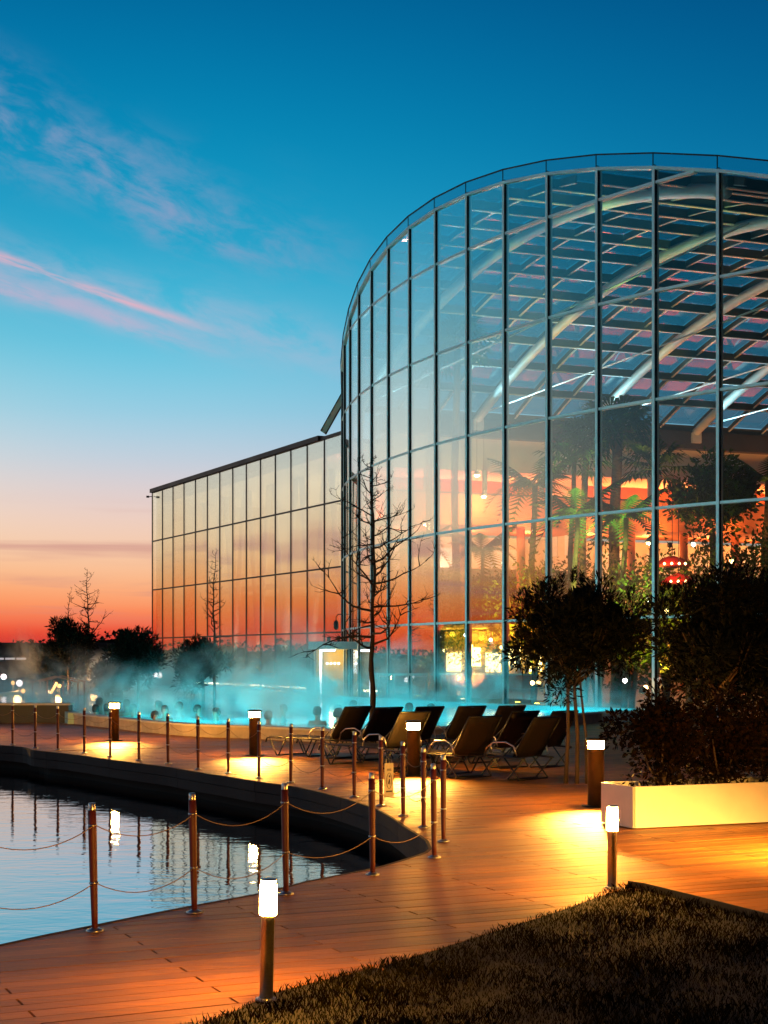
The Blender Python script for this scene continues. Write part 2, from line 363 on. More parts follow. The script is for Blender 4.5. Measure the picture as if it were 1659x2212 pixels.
# ------------------------------------------------------------------ ground sheet with the pond and the pool cut out
def flat_fill(name, outer, holes, z, mt, kind='structure'):
    lists = [[Vector((p[0], p[1], 0)) for p in outer]] + [[Vector((p[0], p[1], 0)) for p in h] for h in holes]
    flat = [p for l in lists for p in l]
    tris = tessellate_polygon(lists); fs = []
    for a, b, c in tris:
        cr = (flat[b] - flat[a]).cross(flat[c] - flat[a]).z
        if abs(cr) < 1e-9: continue
        fs.append((a, b, c) if cr > 0 else (a, c, b))
    mb = MB(); mb.add([(p.x, p.y, z) for p in flat], fs)
    o = mb.build(name, mt); tag(o, kind=kind); return o
BIG = 2600
flat_fill('ground', [(-BIG, -BIG), (BIG, -BIG), (BIG, BIG), (-BIG, BIG)], [pond_poly, pool_poly], -0.06, M['soil'])

# pond water
def watermat(name, base, ior, bstr, sc1, sc2, rough=0.02):
    m = bpy.data.materials.new(name); m.use_nodes = True; nt = NT(m.node_tree.nodes, m.node_tree.links); nt.n.clear()
    t = nt.n.new('ShaderNodeTexCoord'); mp = nt.n.new('ShaderNodeMapping'); mp.inputs['Scale'].default_value = (0.55, 1.0, 1.0); nt.l.new(t.outputs['Object'], mp.inputs[0])
    n1 = nt.noise(mp.outputs[0], sc1, 3, 0.5, dist=0.4); n2 = nt.noise(mp.outputs[0], sc2, 2, 0.5)
    hgt = nt.m('MULTIPLY_ADD', n2, 0.25, n1)
    bp = nt.n.new('ShaderNodeBump'); bp.inputs['Strength'].default_value = bstr; bp.inputs['Distance'].default_value = 0.02; nt.l.new(hgt, bp.inputs['Height'])
    fr = nt.n.new('ShaderNodeFresnel'); fr.inputs[0].default_value = ior; nt.l.new(bp.outputs[0], fr.inputs[1])
    gl = nt.n.new('ShaderNodeBsdfGlossy'); gl.inputs['Roughness'].default_value = rough; gl.inputs[0].default_value = (0.95, 0.97, 1, 1); nt.l.new(bp.outputs[0], gl.inputs['Normal'])
    return m, nt, fr.outputs[0], gl
m, nt, fr, gl_ = watermat('pond_water', None, 5.0, 0.22, 3.2, 11)
df = nt.n.new('ShaderNodeBsdfDiffuse'); df.inputs[0].default_value = (0.004, 0.010, 0.012, 1)
mx = nt.n.new('ShaderNodeMixShader'); nt.l.new(nt.m('MULTIPLY_ADD', fr, .45, .50, clamp=True), mx.inputs[0]); nt.l.new(df.outputs[0], mx.inputs[1]); nt.l.new(gl_.outputs[0], mx.inputs[2])
o_ = nt.n.new('ShaderNodeOutputMaterial'); nt.l.new(mx.outputs[0], o_.inputs[0]); M['pond'] = m
def offset_out(poly, d):
    c = Vector((sum(p[0] for p in poly) / len(poly), sum(p[1] for p in poly) / len(poly), 0))
    return [Vector((p[0], p[1], 0)) + (Vector((p[0], p[1], 0)) - c).normalized() * d for p in poly]
flat_fill('pond_water', offset_out(pond_poly, 0.5), [], WATER, M['pond'])
# near-black skirt: the shadow under the deck edge put into its colour
def strip(pts, n0, n1, z0, z1):
    mb = MB(); m_ = len(pts); A_, B2 = [], []
    for i, p in enumerate(pts):
        d = (pts[min(i + 1, m_ - 1)] - pts[max(i - 1, 0)]).normalized(); n = Vector((-d.y, d.x, 0)); A_.append(p + n * n0); B2.append(p + n * n1)
    mb.add([(p.x, p.y, z0) for p in A_] + [(p.x, p.y, z1) for p in A_] + [(p.x, p.y, z0) for p in B2] + [(p.x, p.y, z1) for p in B2],
           [f for i in range(m_ - 1) for f in ((i, i + 1, m_ + i + 1, m_ + i), (2 * m_ + i + 1, 2 * m_ + i, 3 * m_ + i, 3 * m_ + i + 1), (m_ + i, m_ + i + 1, 3 * m_ + i + 1, 3 * m_ + i))] + [(0, m_, 3 * m_, 2 * m_), (m_ - 1, 3 * m_ - 1, 4 * m_ - 1, 2 * m_ - 1)])
    return mb
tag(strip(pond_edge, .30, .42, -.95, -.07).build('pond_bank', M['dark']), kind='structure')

# ------------------------------------------------------------------ deck: boards, joints, fascia
PD = Vector((0.905, 0.425, 0)).normalized(); PN = Vector((-PD.y, PD.x, 0))
BW, GAPW, BL = 0.137, 0.008, 1.93
T0 = Vector((0.92, 13.08, 0)).dot(PD); S0 = Vector((0.92, 13.08, 0)).dot(PN)
polys = [deck_poly, pond_poly, grass_poly]
def in_deck(p): return inside(p, deck_poly) and not inside(p, pond_poly) and not inside(p, grass_poly)
def intervals(s):
    ts = []
    for poly in polys:
        n = len(poly)
        for i in range(n):
            a, b = poly[i], poly[(i + 1) % n]
            sa, sb = a[0] * PN.x + a[1] * PN.y - s, b[0] * PN.x + b[1] * PN.y - s
            if (sa > 0) != (sb > 0):
                k = sa / (sa - sb); x, y = a[0] + (b[0] - a[0]) * k, a[1] + (b[1] - a[1]) * k
                ts.append(x * PD.x + y * PD.y)
    ts.sort(); out = []
    for t0, t1 in zip(ts[:-1], ts[1:]):
        mid = PD * ((t0 + t1) / 2) + PN * s
        if t1 - t0 > 0.01 and in_deck(mid):
            if out and abs(out[-1][1] - t0) < 1e-4: out[-1] = (out[-1][0], t1)
            else: out.append((t0, t1))
    return out
deck = thing('deck', None, None, (0, 0, 0)); tag(deck, kind='structure')
boards = []
smin, smax = -6, 46
i0, i1 = int((smin - S0) / BW), int((smax - S0) / BW)
for i in range(i0, i1):
    s0 = S0 + i * BW; sa, sb = s0 + GAPW / 2, s0 + BW - GAPW / 2
    Ia, Ib = intervals(sa), intervals(sb)
    for (a0, a1) in Ia:
        best = None
        for (b0, b1) in Ib:
            ov = min(a1, b1) - max(a0, b0)
            if ov > 0 and (best is None or ov > best[0]): best = (ov, b0, b1)
        if not best: continue
        _, b0, b1 = best
        ph = T0 + (BL / 2 if i % 2 else 0)
        j0 = int(math.floor((min(a0, b0) - ph) / BL)); j1 = int(math.ceil((max(a1, b1) - ph) / BL))
        for j in range(j0, j1):
            c0, c1 = ph + j * BL + 0.007, ph + (j + 1) * BL - 0.007
            ta0, ta1, tb0, tb1 = max(a0, c0), min(a1, c1), max(b0, c0), min(b1, c1)
            if ta1 - ta0 < 0.02 and tb1 - tb0 < 0.02: continue
            ta1, tb1 = max(ta1, ta0 + .004), max(tb1, tb0 + .004)
            q = [PD * ta0 + PN * sa, PD * ta1 + PN * sa, PD * tb1 + PN * sb, PD * tb0 + PN * sb]
            c = (q[0] + q[1] + q[2] + q[3]) / 4
            boards.append((q, c))
def in_view(c):
    if c.y < 5.5: return False
    x, y = CX + F * c.x / c.y, HZ + F * H / c.y
    return -20 < x < 1680 and y < 2240
boards.sort(key=lambda b: (not in_view(b[1]), b[1].y))
def board_geo(mb, q, z):
    n = len(mb.v); th = 0.022
    mb.add([(p.x, p.y, z - th) for p in q] + [(p.x, p.y, z) for p in q], [(4, 5, 6, 7), (0, 1, 5, 4), (1, 2, 6, 5), (2, 3, 7, 6), (3, 0, 4, 7)])
rest = MB()
for k, (q, c) in enumerate(boards):
    z = rnd.uniform(-0.0012, 0.0012)
    if k < 300:
        mb = MB(); board_geo(mb, q, z); mb.build('plank', M['wood'], deck)
    else: board_geo(rest, q, z)
tag(rest.build('planks_beyond', M['wood'], deck), kind='stuff')
# near-black underlay: shade in the gaps put into its colour
und = MB()
ul = flat_fill('deck_underlay', deck_poly, [], -0.03, M['dark'])
bpy.data.objects.remove(ul)      # replaced by a sheet that follows the water and the lawn
cells = MB(); st = 0.25
yy = 5.0
while yy < 39:
    xx = -16.0
    while xx < 10.5:
        if all(in_deck((xx + a, yy + b)) for a in (0, st) for b in (0, st)):
            cells.add([(xx, yy, -.03), (xx + st, yy, -.03), (xx + st, yy + st, -.03), (xx, yy + st, -.03)], [(0, 1, 2, 3)])
        xx += st
    yy += st
cells.build('underlay', M['dark'], deck)
# curved double fascia along the water, with butt joints
def fascia_run(pts, z0, z1, off, th):
    L = 0; seg = []; runs = [[pts[0]]]
    for a, b in zip(pts[:-1], pts[1:]):
        runs[-1].append(b); L += (b - a).length
        if L > 2.4: runs.append([b]); L = 0
    for r in runs:
        if len(r) < 2: continue
        mb = MB(); inn, out = [], []
        for i, p in enumerate(r):
            d = (r[min(i + 1, len(r) - 1)] - r[max(i - 1, 0)]).normalized(); n = Vector((-d.y, d.x, 0))
            q = p
            if i == 0: q = p + d * 0.004
            if i == len(r) - 1: q = p - d * 0.004
            out.append(q - n * off); inn.append(q - n * (off - th))
        m_ = len(r)
        vs_ = [(p.x, p.y, z0) for p in out] + [(p.x, p.y, z1) for p in out] + [(p.x, p.y, z0) for p in inn] + [(p.x, p.y, z1) for p in inn]
        fs = []
        for i in range(m_ - 1):
            fs += [(i, i + 1, m_ + i + 1, m_ + i), (2 * m_ + i + 1, 2 * m_ + i, 3 * m_ + i, 3 * m_ + i + 1), (m_ + i, m_ + i + 1, 3 * m_ + i + 1, 3 * m_ + i), (i + 1, i, 2 * m_ + i, 2 * m_ + i + 1)]
        fs += [(0, m_, 3 * m_, 2 * m_), (m_ - 1, 3 * m_ - 1, 4 * m_ - 1, 2 * m_ - 1)]
        mb.add(vs_, fs); mb.build('fascia_board', M['fascia'], deck)
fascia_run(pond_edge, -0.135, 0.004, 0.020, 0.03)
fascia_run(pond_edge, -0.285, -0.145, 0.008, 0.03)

# ------------------------------------------------------------------ lawn wedge in the foreground
def noise2(x, y): return math.sin(x * 3.1 + 1.3 * math.sin(y * 2.3)) * math.cos(y * 2.7 + 0.7 * math.sin(x * 4.1))
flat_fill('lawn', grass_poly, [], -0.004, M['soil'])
bl = MB(); cnt = 0; rg = random.Random(3)
gx0, gx1 = -2.6, 4.2
while cnt < 52000:
    y = 5.9 + (11.4 - 5.9) * rg.random() ** 1.35; x = rg.uniform(gx0, gx1)
    if not inside((x, y), grass_poly) or abs(x) > 0.30 * y + 0.2: cnt += 0.2; continue
    cnt += 1
    hgt = rg.uniform(.018, .05) * (1.0 + 0.45 * noise2(x * 1.7, y * 1.7))
    a = rg.uniform(0, 6.283); ln = rg.uniform(.1, .9) * hgt; w = rg.uniform(.0016, .0036)
    cxa, sya = math.cos(a), math.sin(a); bx, by = -sya * w, cxa * w
    tx, ty = x + cxa * ln, y + sya * ln
    bl.add([(x - bx, y - by, 0), (x + bx, y + by, 0), (x + cxa * ln * .45, y + sya * ln * .45, hgt * .7), (tx, ty, hgt)], [(0, 1, 2), (1, 3, 2)])
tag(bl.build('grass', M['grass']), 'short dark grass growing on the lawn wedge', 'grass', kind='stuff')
# steel edging strip on the right side of the lawn
ed = MB(); pts = [G(1357, 1917), G(1392, 1922), G(1659, 1990), Vector((5.4, 8.2, 0))]
for a, b in zip(pts[:-1], pts[1:]): ed.bar(a + Vector((0, 0, .012)), b + Vector((0, 0, .012)), .012, .075)
tag(ed.build('lawn_edging', M['darksteel']), 'thin dark steel strip edging the right side of the lawn', 'edging')

# ------------------------------------------------------------------ rope posts
def make_post():
    root = thing('rope_post', '', 'post')
    MB().lathe([(.0185, .012), (.0205, .10), (.0245, .35), (.0265, .62), (.0255, .745)], 18).build('shaft', M['post'], root, True)
    MB().lathe([(.0215, .745), (.0225, .750), (.0225, .785), (.018, .792)], 18).build('cap', M['steel'], root, True)
    MB().lathe([(.055, 0), (.055, .010), (.030, .018), (.022, .024)], 20).build('base_flange', M['steel'], root, True)
    for z in (.30, .655): MB().lathe([(.0275, z - .006), (.030, z), (.0275, z + .006)], 14).build('rope_ring', M['steel'], root, True)
    return root
near_posts = [(205, 2012, -4), (420, 1972, -3.2), (618, 1932, -2.4), (805, 1890, -1.6), (938, 1853, -1.6)]
far_posts = [(958, 1818), (915, 1788), (871, 1763), (823, 1741), (765, 1722), (696, 1705), (628, 1691), (559, 1681), (493, 1671), (428, 1662), (363, 1650), (300, 1643), (238, 1635), (182, 1627), (125, 1620), (76, 1616), (27, 1609)]
ordn = ['first', 'second', 'third', 'fourth', 'fifth', 'sixth', 'seventh', 'eighth', 'ninth', 'tenth', 'eleventh', 'twelfth', 'thirteenth', 'fourteenth', 'fifteenth', 'sixteenth', 'seventeenth']
proto = make_post(); used = False
def place_post(p, label, grp, lean):
    global used
    o = proto if not used else copy_tree(proto); used = True
    o.location = p; o.rotation_euler = (0, R_(lean), rnd.uniform(0, 6.28)); o['label'] = label; o['group'] = grp; return o
NP, FP = [], []
off_near = G(205, 2012) + (G(205, 2012) - G(420, 1972)) * 1.05
for k, (x, y, ln) in enumerate(near_posts):
    p = G(x, y); NP.append(p)
    o = place_post(p, f'mahogany rope post on the near pond edge, {ordn[k]} from the left', 'posts on the near pond edge', 0)
    o.rotation_euler = (0, R_(ln * .35), 0)
p = off_near; NP.insert(0, p)
for k, (x, y) in enumerate(far_posts):
    p = G(x, y); FP.append(p)
    place_post(p, f'slim rope post on the far pond edge, {ordn[k]} from the pond tip', 'posts on the far pond edge', rnd.uniform(-.5, .5))
FP.append(FP[-1] + (FP[-1] - FP[-2]))
def rope(pts, z, sag, r, label):
    mb = MB()
    for a, b in zip(pts[:-1], pts[1:]):
        sg = sag * rnd.uniform(.75, 1.25)
        mb.tube([a.lerp(b, t / 10) + Vector((0, 0, z - 4 * sg * (t / 10) * (1 - t / 10))) for t in range(11)], r, 6)
    tag(mb.build('rope', M['rope'], None, True), label, 'rope', 'ropes strung between the posts')
rope(NP, .655, .10, .0032, 'upper hemp rope sagging between the near pond posts')
rope(NP, .30, .10, .0032, 'lower hemp rope sagging between the near pond posts')
rope(FP, .655, .11, .0032, 'upper thin rope sagging between the far pond posts')
rope(FP, .30, .10, .0032, 'lower thin rope sagging between the far pond posts')
# small hanging notice on the far rope
sp = (FP[2] * .62 + FP[3] * .38); sp.z = 0
sg = thing('notice_sign', 'narrow pale notice plate hanging on the rope between two far posts', 'sign', (sp.x - .06, sp.y - .05, .16), R_(38))
MB().box((0, 0, .19), (.12, .006, .37)).build('plate', M['sign'], sg)
pr = MB()
pr.box((0, -.0045, .310), (.055, .003, .010)).box((0, -.0045, .295), (.060, .003, .006))
pr.box((0, -.0045, .070), (.085, .003, .016))
for k in range(24):
    a0, a1 = 2 * math.pi * k / 24, 2 * math.pi * (k + 1) / 24
    pr.bar((.034 * math.cos(a0), -.0045, .185 + .085 * math.sin(a0)), (.034 * math.cos(a1), -.0045, .185 + .085 * math.sin(a1)), .003, .004, (0, 1, 0))
pr.bar((-.012, -.0045, .15), (.004, -.0045, .205), .003, .018, (0, 1, 0)).bar((.010, -.0045, .145), (.004, -.0045, .205), .003, .010, (0, 1, 0)).box((.006, -.0045, .232), (.018, .003, .022))
pr.build('print', M['ink'], sg)
for sx in (-.04, .04): MB().tube([(sx, 0, .37), (sx, 0, .43)], .002, 6).build('hanger', M['steel'], sg)

# ------------------------------------------------------------------ lamps on the path
def path_lamp(px, label, tilt):
    p = G(*px); t = thing('path_lamp', label, 'lamp', p, 0, 'slim lit path lamps'); t.rotation_euler = (0, R_(tilt), 0)
    MB().lathe([(.055, 0), (.055, .008), (.036, .012)], 20).build('base_plate', M['steel'], t, True)
    MB().lathe([(.034, .010), (.034, .415), (.036, .42)], 20).build('pole', M['steel'], t, True)
    MB().lathe([(.0415, .421), (.0425, .43), (.0425, .565), (.041, .572)], 24).build('lit_glass', M['lampglass'], t, True)
    MB().lathe([(.043, .573), (.043, .578), (.036, .580)], 24).build('collar', M['steel'], t, True)
    MB().lathe([(.036, .581), (.038, .585), (.038, .592)], 24).build('lit_rim', M['lampglass'], t, True)
    MB().lathe([(.042, .5925), (.042, .600), (.036, .603)], 24).build('cap', M['steel'], t, True)
path_lamp((575, 2160), 'slim steel path lamp with glowing glass in the left foreground', 1.2)
path_lamp((1322, 1918), 'slim steel path lamp with glowing glass at the tip of the lawn', 0.3)
ORANGE = (1.0, 0.46, 0.08)
def bollard(pos, label, aim, power, cone=66, down=35, blend=.9):
    t = thing('bollard_light', label, 'bollard', pos, 0, 'round bollard lights on the deck')
    MB().lathe([(.16, 0), (.16, .012), (.10, .014)], 28).build('base_plate', M['darksteel'], t, True)
    MB().lathe([(.093, .013), (.093, .640), (.10, .645), (.10, .652)], 28).build('body', M['bronze'], t, True)
    MB().lathe([(.088, .653), (.092, .66), (.092, .735), (.088, .742)], 28).build('lit_ring', M['lampring'], t, True)
    MB().lathe([(.115, .743), (.118, .750), (.118, .768), (.10, .778)], 28).build('cap', M['bronze'], t, True)
    a = Vector(aim)
    d = (a - Vector((pos[0], pos[1], 0))).normalized()
    lamp('beam', 'SPOT', Vector(pos) + d * .125 + Vector((0, 0, .70)), power, ORANGE, t, .04, Vector(pos) + d * (.125 + .70 / math.tan(R_(down))), cone, blend)
BPX = [(247, 1600), (550, 1632), (893, 1675), (1287, 1742)]
SPX = [(247, 1619), (553, 1657), (888, 1718), (1262, 1806)]
BLB = ['round bollard light by the dark pool wall, leftmost on the deck', 'round bollard light in front of the low pool wall, second from the left', 'round bollard light among the sun loungers behind the hanging notice', 'large round bollard light beside the white planter']
for k in range(4): bollard(G(*BPX[k]), BLB[k], G(*SPX[k]), (1300, 1300, 1100, 1400)[k])
bollard(Vector((4.6, 12.5, 0)), 'round bollard light at the right end of the deck in front of the planter', Vector((2.6, 13.6, 0)), 3300, 132, 57, .95)
bollard(Vector((-9.6, 33.6, 0)), 'round bollard light on the deck beyond the left picture edge', Vector((-8.2, 30.9, 0)), 900)

# ------------------------------------------------------------------ white planter with hedge
pa, pb = G(1367, 1792), G(1659, 1778)
e1 = (pb - pa).normalized(); e2 = Vector((-e1.y, e1.x, 0)); PL, PWD, PH = 5.2, .62, .416
pl = thing('planter', 'long white rectangular planter box on the deck at right', 'planter', pa)
def wallbox(c0, c1, th, h0, h1, nm):
    d = (c1 - c0).normalized(); n = Vector((-d.y, d.x, 0)); c = (c0 + c1) / 2 + n * th / 2; c.z = (h0 + h1) / 2
    MB().box(c, ((c1 - c0).length, th, h1 - h0), d, n).build(nm, M['planter'], pl, world=True)
A, B_, C_, D_ = pa, pa + e1 * PL, pa + e1 * PL + e2 * PWD, pa + e2 * PWD
wallbox(A, B_, .03, .012, PH, 'front_panel'); wallbox(B_, C_, .03, .012, PH - .001, 'end_panel'); wallbox(C_, D_, .03, .012, PH, 'back_panel'); wallbox(D_, A, .03, .012, PH - .001, 'end_panel')
MB().box((A + C_) / 2 + Vector((0, 0, .18)), (PL - .07, PWD - .07, .33), e1, e2).build('soil', M['soil'], pl, world=True)
def leaf_cloud(mb, c, rad, n, size, seed, shell=0.55, clumps=26, clump_r=.34, up=0.0, aspect=2.2):
    r = random.Random(seed); cs = []
    for _ in range(clumps):
        d = Vector((r.gauss(0, 1), r.gauss(0, 1), r.gauss(0, 1))).normalized(); k = (shell + (1 - shell) * r.random()) * r.uniform(.74, 1.24)
        cs.append((Vector((d.x * rad[0] * k, d.y * rad[1] * k, d.z * rad[2] * k)), r.uniform(.6, 1.25) * clump_r))
    for _ in range(n):
        cc, cr = cs[r.randrange(clumps)]
        d = Vector((r.gauss(0, 1), r.gauss(0, 1), r.gauss(0, 1))); d = d.normalized() * (r.random() ** .45) * cr
        p = Vector(c) + cc + d
        ax = (d.normalized() * .9 + Vector((r.gauss(0, .5), r.gauss(0, .5), r.gauss(0, .5) + up))).normalized()
        sd = ax.cross(Vector((r.gauss(0, 1), r.gauss(0, 1), r.gauss(0, 1)))).normalized()
        l = size * r.uniform(.6, 1.4); w = l / aspect
        mb.add([p - sd * w * .25, p + ax * l * .5 - sd * w * .5, p + ax * l, p + ax * l * .5 + sd * w * .5], [(0, 1, 2, 3)])
# shrubs of the hedge, one after the other in the box
hl = ['leftmost dark shrub in the white planter beside the large bollard', 'second dark shrub from the left in the white planter', 'third dark shrub from the left in the white planter', 'fourth dark shrub in the white planter at the right picture edge', 'fifth dark shrub in the white planter beyond the right picture edge']
for k in range(5):
    b = pa + e1 * (.50 + k * .72) + e2 * .33; b.z = .345
    t = thing('hedge_shrub', hl[k], 'shrub', b, 0, 'shrubs in the white planter')
    st_ = MB()
    for q in range(4):
        a = q * 1.6 + k; st_.tube([(0.02 * q, 0, 0), (.10 * math.cos(a), .08 * math.sin(a), .22), (.20 * math.cos(a), .14 * math.sin(a), .5)], [.016, .012, .006], 6)
    st_.build('stem', M['bark'], t, True)
    lf = MB(); leaf_cloud(lf, (0, 0, .52), (  .46, .30, .46 + .05 * (k % 2)), 4600, .060, 40 + k, .3, 34, .17, 0.1)
    leaf_cloud(lf, (0, -.02, .16), (.34, .22, .10), 500, .055, 60 + k, .3, 12, .12)
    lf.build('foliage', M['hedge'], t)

# ------------------------------------------------------------------ round pines beside the deck
def round_pine(base, label, stems, cc, rad, n, size, seed, grp, clump=.30, clumps=60, mt='needle'):
    t = thing('pine_tree', label, 'tree', base, 0, grp)
    tr = MB()
    for (x0, x1, r0) in stems:
        z1 = cc[2] - rad[2] * .25
        tr.tube([(x0, 0, 0), (x0 * .8 + x1 * .2 + .02, .02, z1 * .35), (x0 * .45 + x1 * .55 - .01, 0, z1 * .7), (cc[0] * .5 + x1 * .5, cc[1] * .5, z1)], [r0, r0 * .85, r0 * .75, r0 * .5], 8)
        for q in range(5):
            a = q * 1.256 + x0; tr.tube([(x1, 0, z1 * .72), (cc[0] + rad[0] * .45 * math.cos(a), cc[1] + rad[1] * .45 * math.sin(a), cc[2] - rad[2] * .45), (cc[0] + rad[0] * .75 * math.cos(a), cc[1] + rad[1] * .75 * math.sin(a), cc[2] + rad[2] * .1)], [r0 * .45, r0 * .3, r0 * .12], 6)
    tr.build('trunk', M['bark'], t, True)
    lf = MB(); leaf_cloud(lf, cc, rad, int(n * 2.5), size * .85, seed, .25, clumps, clump * .92, .35, 4.4)
    r = random.Random(seed + 1)
    for _ in range(int(clumps * 1.3)):                       # upright candles of new growth that fray the outline
        d = Vector((r.gauss(0, 1), r.gauss(0, 1), abs(r.gauss(0, 1)) * .9 - .25)).normalized()
        p = Vector(cc) + Vector((d.x * rad[0], d.y * rad[1], d.z * rad[2])) * r.uniform(.9, 1.12)
        L = r.uniform(.10, .24) * (rad[2] / .8)
        for _ in range(46):
            h = r.random() * L; a = r.uniform(0, 6.28); q = p + Vector((0, 0, h)); ax = Vector((math.cos(a) * .75, math.sin(a) * .75, .8)).normalized(); sd = ax.cross(Vector((0, 0, 1))).normalized()
            l = size * r.uniform(.5, .9); lf.add([q, q + ax * l * .5 - sd * l * .09, q + ax * l, q + ax * l * .5 + sd * l * .09], [(0, 1, 2, 3)])
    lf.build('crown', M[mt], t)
    return t
b1 = G(1234, 1693)
round_pine(b1, 'small dark pine with two bare stems beside the loungers', [(-.075, .0, .03), (.075, .03, .032), (.20, .08, .02)], (.12, .1, 1.98), (.80, .75, .70), 9000, .11, 11, 'round pines beside the deck', .27)
b2 = Vector((3.95, 18.2, 0))
round_pine(b2, 'large dark round pine behind the planter hedge', [(-.05, 0, .05), (.10, .03, .04)], (.08, 0, 1.90), (.86, .8, .72), 9500, .11, 12, 'round pines beside the deck', .29)
b3 = Vector((5.15, 19.0, 0))
round_pine(b3, 'dark pine cut by the right picture edge behind the hedge', [(0, 0, .05)], (0, 0, 1.8), (.75, .75, .78), 7500, .11, 13, 'round pines beside the deck', .29)

# ------------------------------------------------------------------ sun loungers
def make_lounger():
    root = thing('sun_lounger', '', 'sun lounger')
    w = .31
    hinge = Vector((0, -.30, .31)); top = Vector((0, -.66, .86))
    for s in (-1, 1):
        MB().tube([(s * w, -.52, .30), (s * w, -.30, .31), (s * w, .5, .315), (s * w, 1.18, .315), (s * w, 1.27, .29), (s * w, 1.30, .22)], .014, 8).build('side_rail', M['darksteel'], root, True)
        MB().tube([(s * w * .96, hinge.y, hinge.z + .01), (s * w * .96, top.y, top.z)], .013, 8).build('back_rail', M['darksteel'], root, True)
        MB().tube([(s * (w + .03), -.40, .34), (s * (w + .045), -.36, .47), (s * (w + .045), -.22, .525), (s * (w + .045), .0, .51), (s * (w + .04), .12, .44), (s * (w + .02), .18, .33)], .011, 8).build('armrest', M['steel'], root, True)
        MB().tube([(s * w, -.16, .30), (s * w, -.42, .02), (s * w, -.40, .012)], .012, 8).build('leg', M['darksteel'], root, True)
        MB().tube([(s * w, -.50, .30), (s * w, -.22, .02), (s * w, -.24, .012)], .012, 8).build('leg', M['darksteel'], root, True)
        MB().tube([(s * w, 1.20, .30), (s * w, 1.02, .02), (s * w, 1.0, .012)], .012, 8).build('leg', M['darksteel'], root, True)
        MB().tube([(s * w, .78, .30), (s * w, .96, .02), (s * w, .98, .012)], .012, 8).build('leg', M['darksteel'], root, True)
        MB().tube([(s * w * .9, -.56, .70), (s * w * .9, -.10, .31)], .008, 6).build('stay', M['darksteel'], root, True)
    for y in (-.40, 1.0, -.24): MB().tube([(-w, y, .012), (w, y, .012)], .011, 8).build('cross_bar', M['darksteel'], root, True)
    MB().tube([(-w * .96, top.y, top.z), (w * .96, top.y, top.z)], .013, 8).build('cross_bar', M['darksteel'], root, True)
    def sling(path, nm):
        mb = MB(); n = len(path); xs = [-.30, -.15, 0, .15, .30]; sag = [0, .012, .018, .012, 0]
        for y, z in path:
            for x, g in zip(xs, sag): mb.v.append((x, y, z - g))
        for i in range(n - 1):
            for k in range(4): mb.f.append((i * 5 + k, i * 5 + k + 1, (i + 1) * 5 + k + 1, (i + 1) * 5 + k))
        o = mb.build(nm, M['sling'], root, True); sd = o.modifiers.new('thickness', 'SOLIDIFY'); sd.thickness = .006
    sling([(-.28 + t * 1.5 / 6, .322) for t in range(7)], 'seat_sling')
    sling([(-.305 - .355 * t / 5, .33 + .53 * t / 5) for t in range(6)], 'back_sling')
    return root
LG = [(774, 1539, 25.0, 45, 'leftmost sun lounger, its raised dark back beside the bare tree'),
      (841, 1539, 24.6, 43, 'second sun lounger from the left, just right of the bare tree trunk'),
      (898, 1552, 22.7, 40, 'sun lounger lit orange directly behind the bollard light'),
      (930, 1537, 24.9, 40, 'dark sun lounger behind the orange-lit one'),
      (1021, 1535, 25.2, 38, 'sun lounger in the back row against the glowing pool, right of the bollard'),
      (1049, 1554, 21.0, 37, 'large dark sun lounger in the front row nearest the far rope posts'),
      (1107, 1535, 25.4, 38, 'back row sun lounger seen between two front loungers'),
      (1136, 1547, 22.9, 42, 'reddish-lit sun lounger in the middle of the right-hand group'),
      (1183, 1562, 20.7, 46, 'front row sun lounger closest to the pine stems'),
      (1222, 1547, 23.0, 44, 'dark sun lounger behind the pine stems')]
proto_l = make_lounger()
for k, (x, y, Y, rot, lab) in enumerate(LG):
    o = proto_l if k == 0 else copy_tree(proto_l)
    t = P(x, y, Y); r = R_(rot); o.rotation_euler = (0, 0, r); o['label'] = lab; o['group'] = 'sun loungers beside the pool'
    off = Matrix.Rotation(r, 3, 'Z') @ Vector((0, -.66, 0))
    o.location = (t.x - off.x, t.y - off.y, 0.0)

